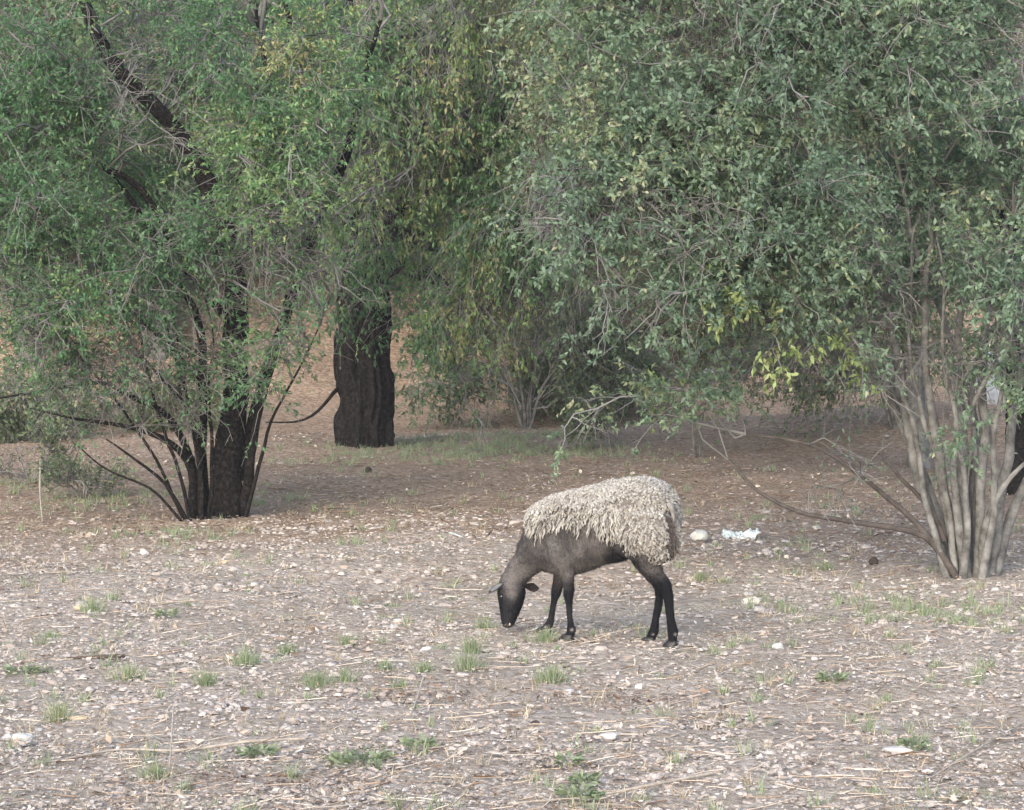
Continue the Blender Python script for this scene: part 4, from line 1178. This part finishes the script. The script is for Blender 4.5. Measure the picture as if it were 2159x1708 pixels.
# sparse short grass: shaded patch under the middle trees, thin weeds elsewhere
rng = np.random.default_rng(102)
Vs, Fs_, o_ = [], [], 0
n = 5200
gx, gy = [], []
for (dx, dy, wx, wy, c) in [(960, 950, 1.3, 1.6, 300), (1080, 925, .9, 1.2, 120), (120, 1010, .8, 1.4, 120), (200, 1060, .5, .8, 60), (1900, 1300, .5, .6, 60), (560, 1060, .6, .5, 25), (380, 1130, .4, .3, 25), (2050, 1290, .6, .5, 40), (1250, 960, .8, 1, 60)]:
    p = ground(dx, dy)
    gx.append(p[0] + rng.normal(0, wx * .5, c)); gy.append(p[1] + rng.normal(0, wy * .5, c))
qx, qy = scatter(rng, 420, 8, 22, 1.2)
gx.append(qx); gy.append(qy)
gx, gy = np.concatenate(gx), np.concatenate(gy)
for a, b in zip(gx, gy):
    V, F_ = blades(rng, a, b, rng.integers(10, 30), rng.uniform(.03, .085), .05, .9, .0024)
    Vs.append(V); Fs_.append(F_ + o_); o_ += len(V)
Fs_ = np.vstack(Fs_)
tg_ = np.repeat(np.clip(rng.normal(.35, .28, len(Fs_) // 3), 0, 1), 3)
tag(link('grass', make_mesh('grass', np.vstack(Vs), Fs_, False, {'tint': ('FACE', tg_)}), M['grass']), 'thin short grass in the shade and between the stones', kind='stuff')
# low dry straw, denser towards the camera on the right
Vs, Fs_, o_ = [], [], 0
qx, qy = scatter(rng, 900, 7.7, 20, 1.4)
for a, b in zip(qx, qy):
    V, F_ = blades(rng, a, b, rng.integers(5, 14), rng.uniform(.025, .08), .05, 1.5, .0016)
    Vs.append(V); Fs_.append(F_ + o_); o_ += len(V)
Fs_ = np.vstack(Fs_)
tg_ = np.repeat(np.clip(rng.normal(.6, .25, len(Fs_) // 3), 0, 1), 3)
tag(link('dry_grass', make_mesh('dry_grass', np.vstack(Vs), Fs_, False, {'tint': ('FACE', tg_)}), M['dry_grass']), 'bleached dry grass stubble between the stones', kind='stuff')

tufts = [(520, 1402, .075, .06, 110, 'green grass tuft in the left half, right of the dark fallen stick'), (438, 1444, .065, .035, 60, 'narrow upright grass tuft below and left of the largest left tuft'),
         (668, 1445, .075, .06, 110, 'round green tuft with a smaller one at its right side'), (728, 1440, .055, .035, 50, 'small tuft just right of the round green tuft'),
         (272, 1432, .07, .07, 90, 'wide thin yellowish tuft below the dark fallen stick'), (606, 1378, .06, .045, 60, 'tuft above and right of the largest left tuft'),
         (993, 1378, .075, .05, 80, 'upper of two stacked tufts below the sheep head'), (988, 1412, .07, .05, 80, 'lower of two stacked tufts below the sheep head'),
         (1165, 1440, .075, .06, 100, 'green tuft on the gravel below the sheep front hooves'), (124, 1520, .07, .055, 90, 'yellow-green tuft near the left edge beside a pale flat stone'),
         (894, 1415, .06, .04, 60, 'tuft left of the two stacked tufts'), (812, 1410, .05, .04, 50, 'faint tuft midway between the round tuft and the stacked pair'),
         (846, 1450, .055, .04, 45, 'thin tuft above the rust coloured litter'), (330, 1640, .06, .05, 60, 'small tuft standing below the long pale stick'),
         (732, 1360, .05, .035, 45, 'little tuft higher up between the left tufts and the sheep'), (196, 1290, .065, .05, 60, 'grey-green tuft far left above the dark fallen stick'),
         (104, 1345, .05, .045, 50, 'low tuft at left edge beneath tall straw'), (1150, 1352, .052, .06, 90, 'grass tuft around the far front hoof of the sheep'),
         (1022, 1325, .07, .05, 50, 'sparse pale tuft just left of the sheep muzzle'), (1740, 1200, .06, .05, 60, 'green sprig between the white litter and the grey stemmed shrub'),
         (1372, 1345, .055, .04, 60, 'dark green tuft between the hind and front hooves of the sheep'), (1475, 1222, .05, .05, 60, 'yellow-green tuft right of the sheep hind leg')]
M['tuft'] = M['grass']
for (dx, dy, h, w, nb, lb) in tufts:
    p = ground(dx, dy)
    V, F_ = blades(rng, p[0], p[1], int(nb * 2.6), h * rng.uniform(.85, 1.35), w * rng.uniform(.9, 1.5), .8, .0017)
    tg_ = np.repeat(np.clip(rng.normal(.30 if 'yellow' not in lb else .6, .30, len(F_) // 3), 0, 1), 3)
    tag(link('grass_tuft', make_mesh('grass_tuft', V - p, F_, False, {'tint': ('FACE', tg_)}), M['tuft'], None, p), lb, 'grass tuft', 'grass tufts dotted over the gravel')


def weed(dx, dy, r, n, lb):
    """flat rosette of small broad leaves"""
    p = ground(dx, dy)
    a = rng.uniform(0, 6.28, n); q = r * np.sqrt(rng.random(n))
    x, y = p[0] + np.cos(a) * q, p[1] + np.sin(a) * q
    pos = np.stack([x, y, height(x, y) + .006 + .025 * rng.random(n)], -1)
    dr = np.stack([np.cos(a), np.sin(a), rng.uniform(.1, .9, n)], -1) + rng.normal(0, .3, (n, 3))
    V, F_ = leaf_quads(rng, pos, dr, .028, .013)
    tag(link('weed', make_mesh('weed', V - p, F_, False, {'tint': ('FACE', np.clip(rng.normal(.15, .15, n), 0, 1))}), M['grass'], None, p), lb, 'weed', 'low weeds on the gravel')


weed(760, 1612, .10, 170, 'broad low green weed patch at the bottom left of centre')
weed(545, 1600, .06, 90, 'small dark weed left of the broad weed patch')
weed(1222, 1688, .06, 110, 'bright green weed at the bottom edge of the gravel')
weed(1232, 1660, .04, 60, 'little yellow-green sprout just above the bottom edge weed')
weed(1755, 1440, .05, 100, 'green weed alone on the gravel right of the sheep')
weed(45, 1425, .06, 80, 'dark flat weed at the left edge')
weed(1925, 1585, .05, 70, 'low weed at the lower right of the gravel')
weed(1200, 1615, .035, 45, 'pale sprout above the bottom sprouts')
weed(350, 1303, .04, 50, 'flat dark weed above the dark fallen stick')
weed(880, 1580, .05, 60, 'thin weed at the end of the long pale stick')


def rock(name, dx, dy, size, col, lb, cat='stone', seed=0, rot=0.0, detail=3, grp=None):
    p = ground(dx, dy)
    bm = bmesh.new()
    bmesh.ops.create_icosphere(bm, subdivisions=detail, radius=1)
    v = np.array([q.co[:] for q in bm.verts])
    f = 1 + .22 * noise3(v * 1.3 + seed, 3) + .10 * noise3(v * 3.1 + seed, 4)
    r2 = np.random.default_rng(seed)
    for _ in range(7):                          # broken facets
        nn = norm(r2.normal(size=3)); dcut = r2.uniform(.55, .8)
        over = np.clip((v * f[:, None]) @ nn - dcut, 0, None)
        f = f - over * .85
    v = v * f[:, None] * np.array(size) * .5
    c, s_ = math.cos(rot), math.sin(rot)
    v = np.stack([v[:, 0] * c - v[:, 1] * s_, v[:, 0] * s_ + v[:, 1] * c, v[:, 2] + size[2] * .28], -1)
    for q, w in zip(bm.verts, v): q.co = w
    me = bpy.data.meshes.new(name); bm.to_mesh(me); bm.free()
    key = 'rock_%d_%d_%d' % tuple(int(k * 100) for k in col)
    if key not in M:
        M[key] = simple('stone', [(0.3, tuple(k * .75 for k in col)), (0.55, col), (0.75, tuple(min(.8, k * 1.15) for k in col))], 30, .9, .5, .004)
    return tag(link(name, me, M[key], None, p), lb, cat, grp)


W1, W2, TAN, DK = (.45, .45, .43), (.44, .42, .41), (.46, .37, .26), (.05, .04, .036)
rock('stone', 1472, 1140, (.105, .09, .085), W1, 'white rock right of the sheep rump', seed=1)
rock('stone', 1585, 1275, (.10, .07, .055), (.50, .46, .41), 'flat cream stone below the white litter', seed=2)
rock('stone', 1600, 1292, (.06, .05, .045), (.38, .35, .34), 'greyish stone leaning against the flat cream stone', seed=3)
rock('stone', 1637, 1372, (.055, .05, .045), W1, 'small white stone right of the hind hooves', seed=4)
rock('stone', 50, 1568, (.085, .07, .045), W1, 'pale bluish stone at the lower left edge', seed=5)
rock('stone', 15, 1562, (.05, .04, .03), W2, 'little stone at the very left beside the pale bluish one', seed=6)
rock('stone', 165, 1520, (.085, .05, .022), TAN, 'flat tan stone beside the yellow-green tuft', seed=7, rot=.3)
rock('stone', 163, 1285, (.04, .03, .025), TAN, 'small tan stone beside the grey-green tuft', seed=8)
rock('stone', 1658, 1178, (.032, .028, .03), (.6, .56, .48), 'tiny cream stone between the litter and the shrub', seed=9)
rock('stone', 1890, 1590, (.10, .07, .035), W2, 'flat pale stone in the lower right gravel', seed=10)
rock('stone', 1285, 1558, (.07, .05, .03), W2, 'flat grey stone below the rust coloured litter', seed=11)
rock('stone', 475, 1190, (.05, .04, .03), TAN, 'tan stone on the bare soil at left', seed=12)
rock('stone', 305, 1170, (.05, .04, .045), W1, 'upright whitish stone at left in front of the forked tree', seed=13)
rock('stone', 1597, 1027, (.045, .035, .025), (.55, .48, .38), 'cream stone on the brown ground beside the low branch', seed=14)
rock('stone', 1340, 400, (.36, .3, .38), W1, 'large white rock high on the slope', seed=15)
rock('stone', 1495, 800, (.26, .2, .2), (.5, .52, .58), 'grey-white block on the bank behind the sapling', seed=16)
rock('stone', 1160, 720, (.30, .2, .16), (.52, .45, .40), 'pale rock behind the green bush at centre', seed=17)
rock('stone', 1720, 520, (.5, .35, .38), (.5, .52, .56), 'bluish-white rock on the slope at right', seed=18)
rock('stone', 2095, 850, (.5, .3, .62), (.36, .39, .43), 'white block seen between the grey stems', seed=19)
rock('stone', 1185, 905, (.06, .05, .05), W2, 'pale stone at the edge of the shaded grass', seed=20)
rock('dung_clod', 776, 998, (.07, .05, .06), DK, 'dark clod in front of the thick trunk', 'clod', seed=21)
rock('dung_clod', 1842, 1190, (.05, .045, .06), DK, 'dark clod left of the shrub foot', 'clod', seed=22)
rock('dung_clod', 1128, 1532, (.045, .03, .025), DK, 'dark clod on the gravel below the rust coloured litter', 'clod', seed=23)

# crumpled white plastic wrapper
p = ground(1562, 1136)
nu, nv_ = 34, 12
u, v = np.meshgrid(np.linspace(-.5, .5, nu), np.linspace(-.5, .5, nv_))
q = np.stack([u.ravel() * 9, v.ravel() * 4, 0 * u.ravel()], -1)
zz = .022 + .020 * fbm(q, 3, 61) + .012 * np.abs(u.ravel()) * 2
wx = u.ravel() * .215 + .01 * noise3(q * 1.7, 62)
wy = v.ravel() * .055 * (1 + .5 * noise3(q * .7, 63)) + u.ravel() * .05
V = np.stack([wx, wy, zz + v.ravel() * .03], -1)
ii = np.arange(nu * nv_).reshape(nv_, nu)
M['plastic'] = simple('plastic', [(0.35, (.38, .46, .45)), (0.5, (.58, .62, .61)), (0.8, (.68, .68, .66))], 9, .35, .3, .004, spec=.5)
wr = link('plastic_wrapper', make_mesh('plastic_wrapper', V, np.stack([ii[:-1, :-1], ii[:-1, 1:], ii[1:, 1:], ii[1:, :-1]], -1).reshape(-1, 4), True), M['plastic'], None, p)
m_ = wr.modifiers.new('s', 'SOLIDIFY'); m_.thickness = .0015
tag(wr, 'crumpled white plastic wrapper on the soil right of the white rock', 'litter')
p = ground(1510, 768)
V2 = V * np.array([2.2, 2.2, 2.6]); V2[:, 2] += .03
wr = link('plastic_wrapper', make_mesh('plastic_wrapper', V2, np.stack([ii[:-1, :-1], ii[:-1, 1:], ii[1:, 1:], ii[1:, :-1]], -1).reshape(-1, 4), True), M['plastic'], None, p)
m_ = wr.modifiers.new('s', 'SOLIDIFY'); m_.thickness = .0015
tag(wr, 'white plastic sheet on the bank above the grey-white block', 'litter')


def stick(pts, r, mat, lb, lift=.012):
    w = [ground(a, b) + np.array([0, 0, lift + k]) for a, b, k in pts]
    p0 = w[len(w) // 2]
    s_ = spline(np.array([np.append(q, 1.0) for q in w]), 26)
    rad = r * (1 - .55 * np.linspace(0, 1, 26)) * (1 + .12 * noise3(np.stack([np.arange(26) * .8, np.zeros(26), np.zeros(26)], -1), 5))
    V, F_ = tubes(s_[None, :, :3], rad[None], 7)
    tag(link('stick', make_mesh('stick', V - p0, F_, True), mat, None, p0), lb, 'stick')


M['stick_pale'] = simple('stick_pale', [(0.3, (.26, .22, .18)), (0.7, (.48, .43, .37))], 30, .9, .3, .003)
stick([(640, 1565, 0), (520, 1578, .01), (380, 1590, 0), (250, 1596, .01), (120, 1612, 0), (40, 1625, 0)], .006, M['stick_pale'], 'long thin pale stick across the lower left gravel')
stick([(262, 1390, 0), (220, 1392, .004), (180, 1392, 0), (140, 1393, 0)], .009, M['twig_brown'], 'short dark stick lying at the left')
stick([(893, 1462, .05), (880, 1488, .02), (862, 1525, 0)], .004, M['stick_pale'], 'bent pale stalk leaning over the rust coloured litter')
stick([(1500, 1640, .0), (1360, 1672, .01), (1230, 1690, 0), (1080, 1702, 0)], .006, M['stick_pale'], 'long pale stalk along the bottom right of centre')
stick([(2158, 1530, 0), (2050, 1600, .01), (1960, 1650, 0)], .005, M['stick_pale'], 'slanting pale stalk at the lower right')
stick([(366, 1560, .10), (362, 1600, .05), (356, 1640, 0)], .0035, M['stick_pale'], 'upright thin straw in the lower left gravel')
stick([(948, 1128, 0), (962, 1134, .005), (976, 1138, 0)], .008, M['plastic'], 'short white peeled stick left of the sheep back')
stick([(86, 1040, .22), (85, 1075, .1), (90, 1105, 0)], .008, M['stick_pale'], 'pale stake standing in weeds at the left edge')
stick([(1130, 722, .1), (1160, 728, .08), (1195, 724, .1)], .012, M['bark_dark'], 'dark curved branch lying in front of the pale rock')

# ------------------------------------------------------------------ thin evening air
bm = bmesh.new(); bmesh.ops.create_cube(bm, size=1)
me = bpy.data.meshes.new('haze'); bm.to_mesh(me); bm.free()
hz_o = link('haze', me, None)
hz_o.scale = (330, 350, 22); hz_o.location = (0, 90, 9)
hz_o['kind'] = 'stuff'
hm_ = bpy.data.materials.new('haze'); hm_.use_nodes = True
nt = hm_.node_tree; nt.nodes.clear()
out = nt.nodes.new('ShaderNodeOutputMaterial')
pv = nt.nodes.new('ShaderNodeVolumePrincipled')
pv.inputs['Color'].default_value = (.9, .92, .95, 1)
pv.inputs['Density'].default_value = 0.0009
nt.links.new(pv.outputs[0], out.inputs['Volume'])
me.materials.append(hm_)
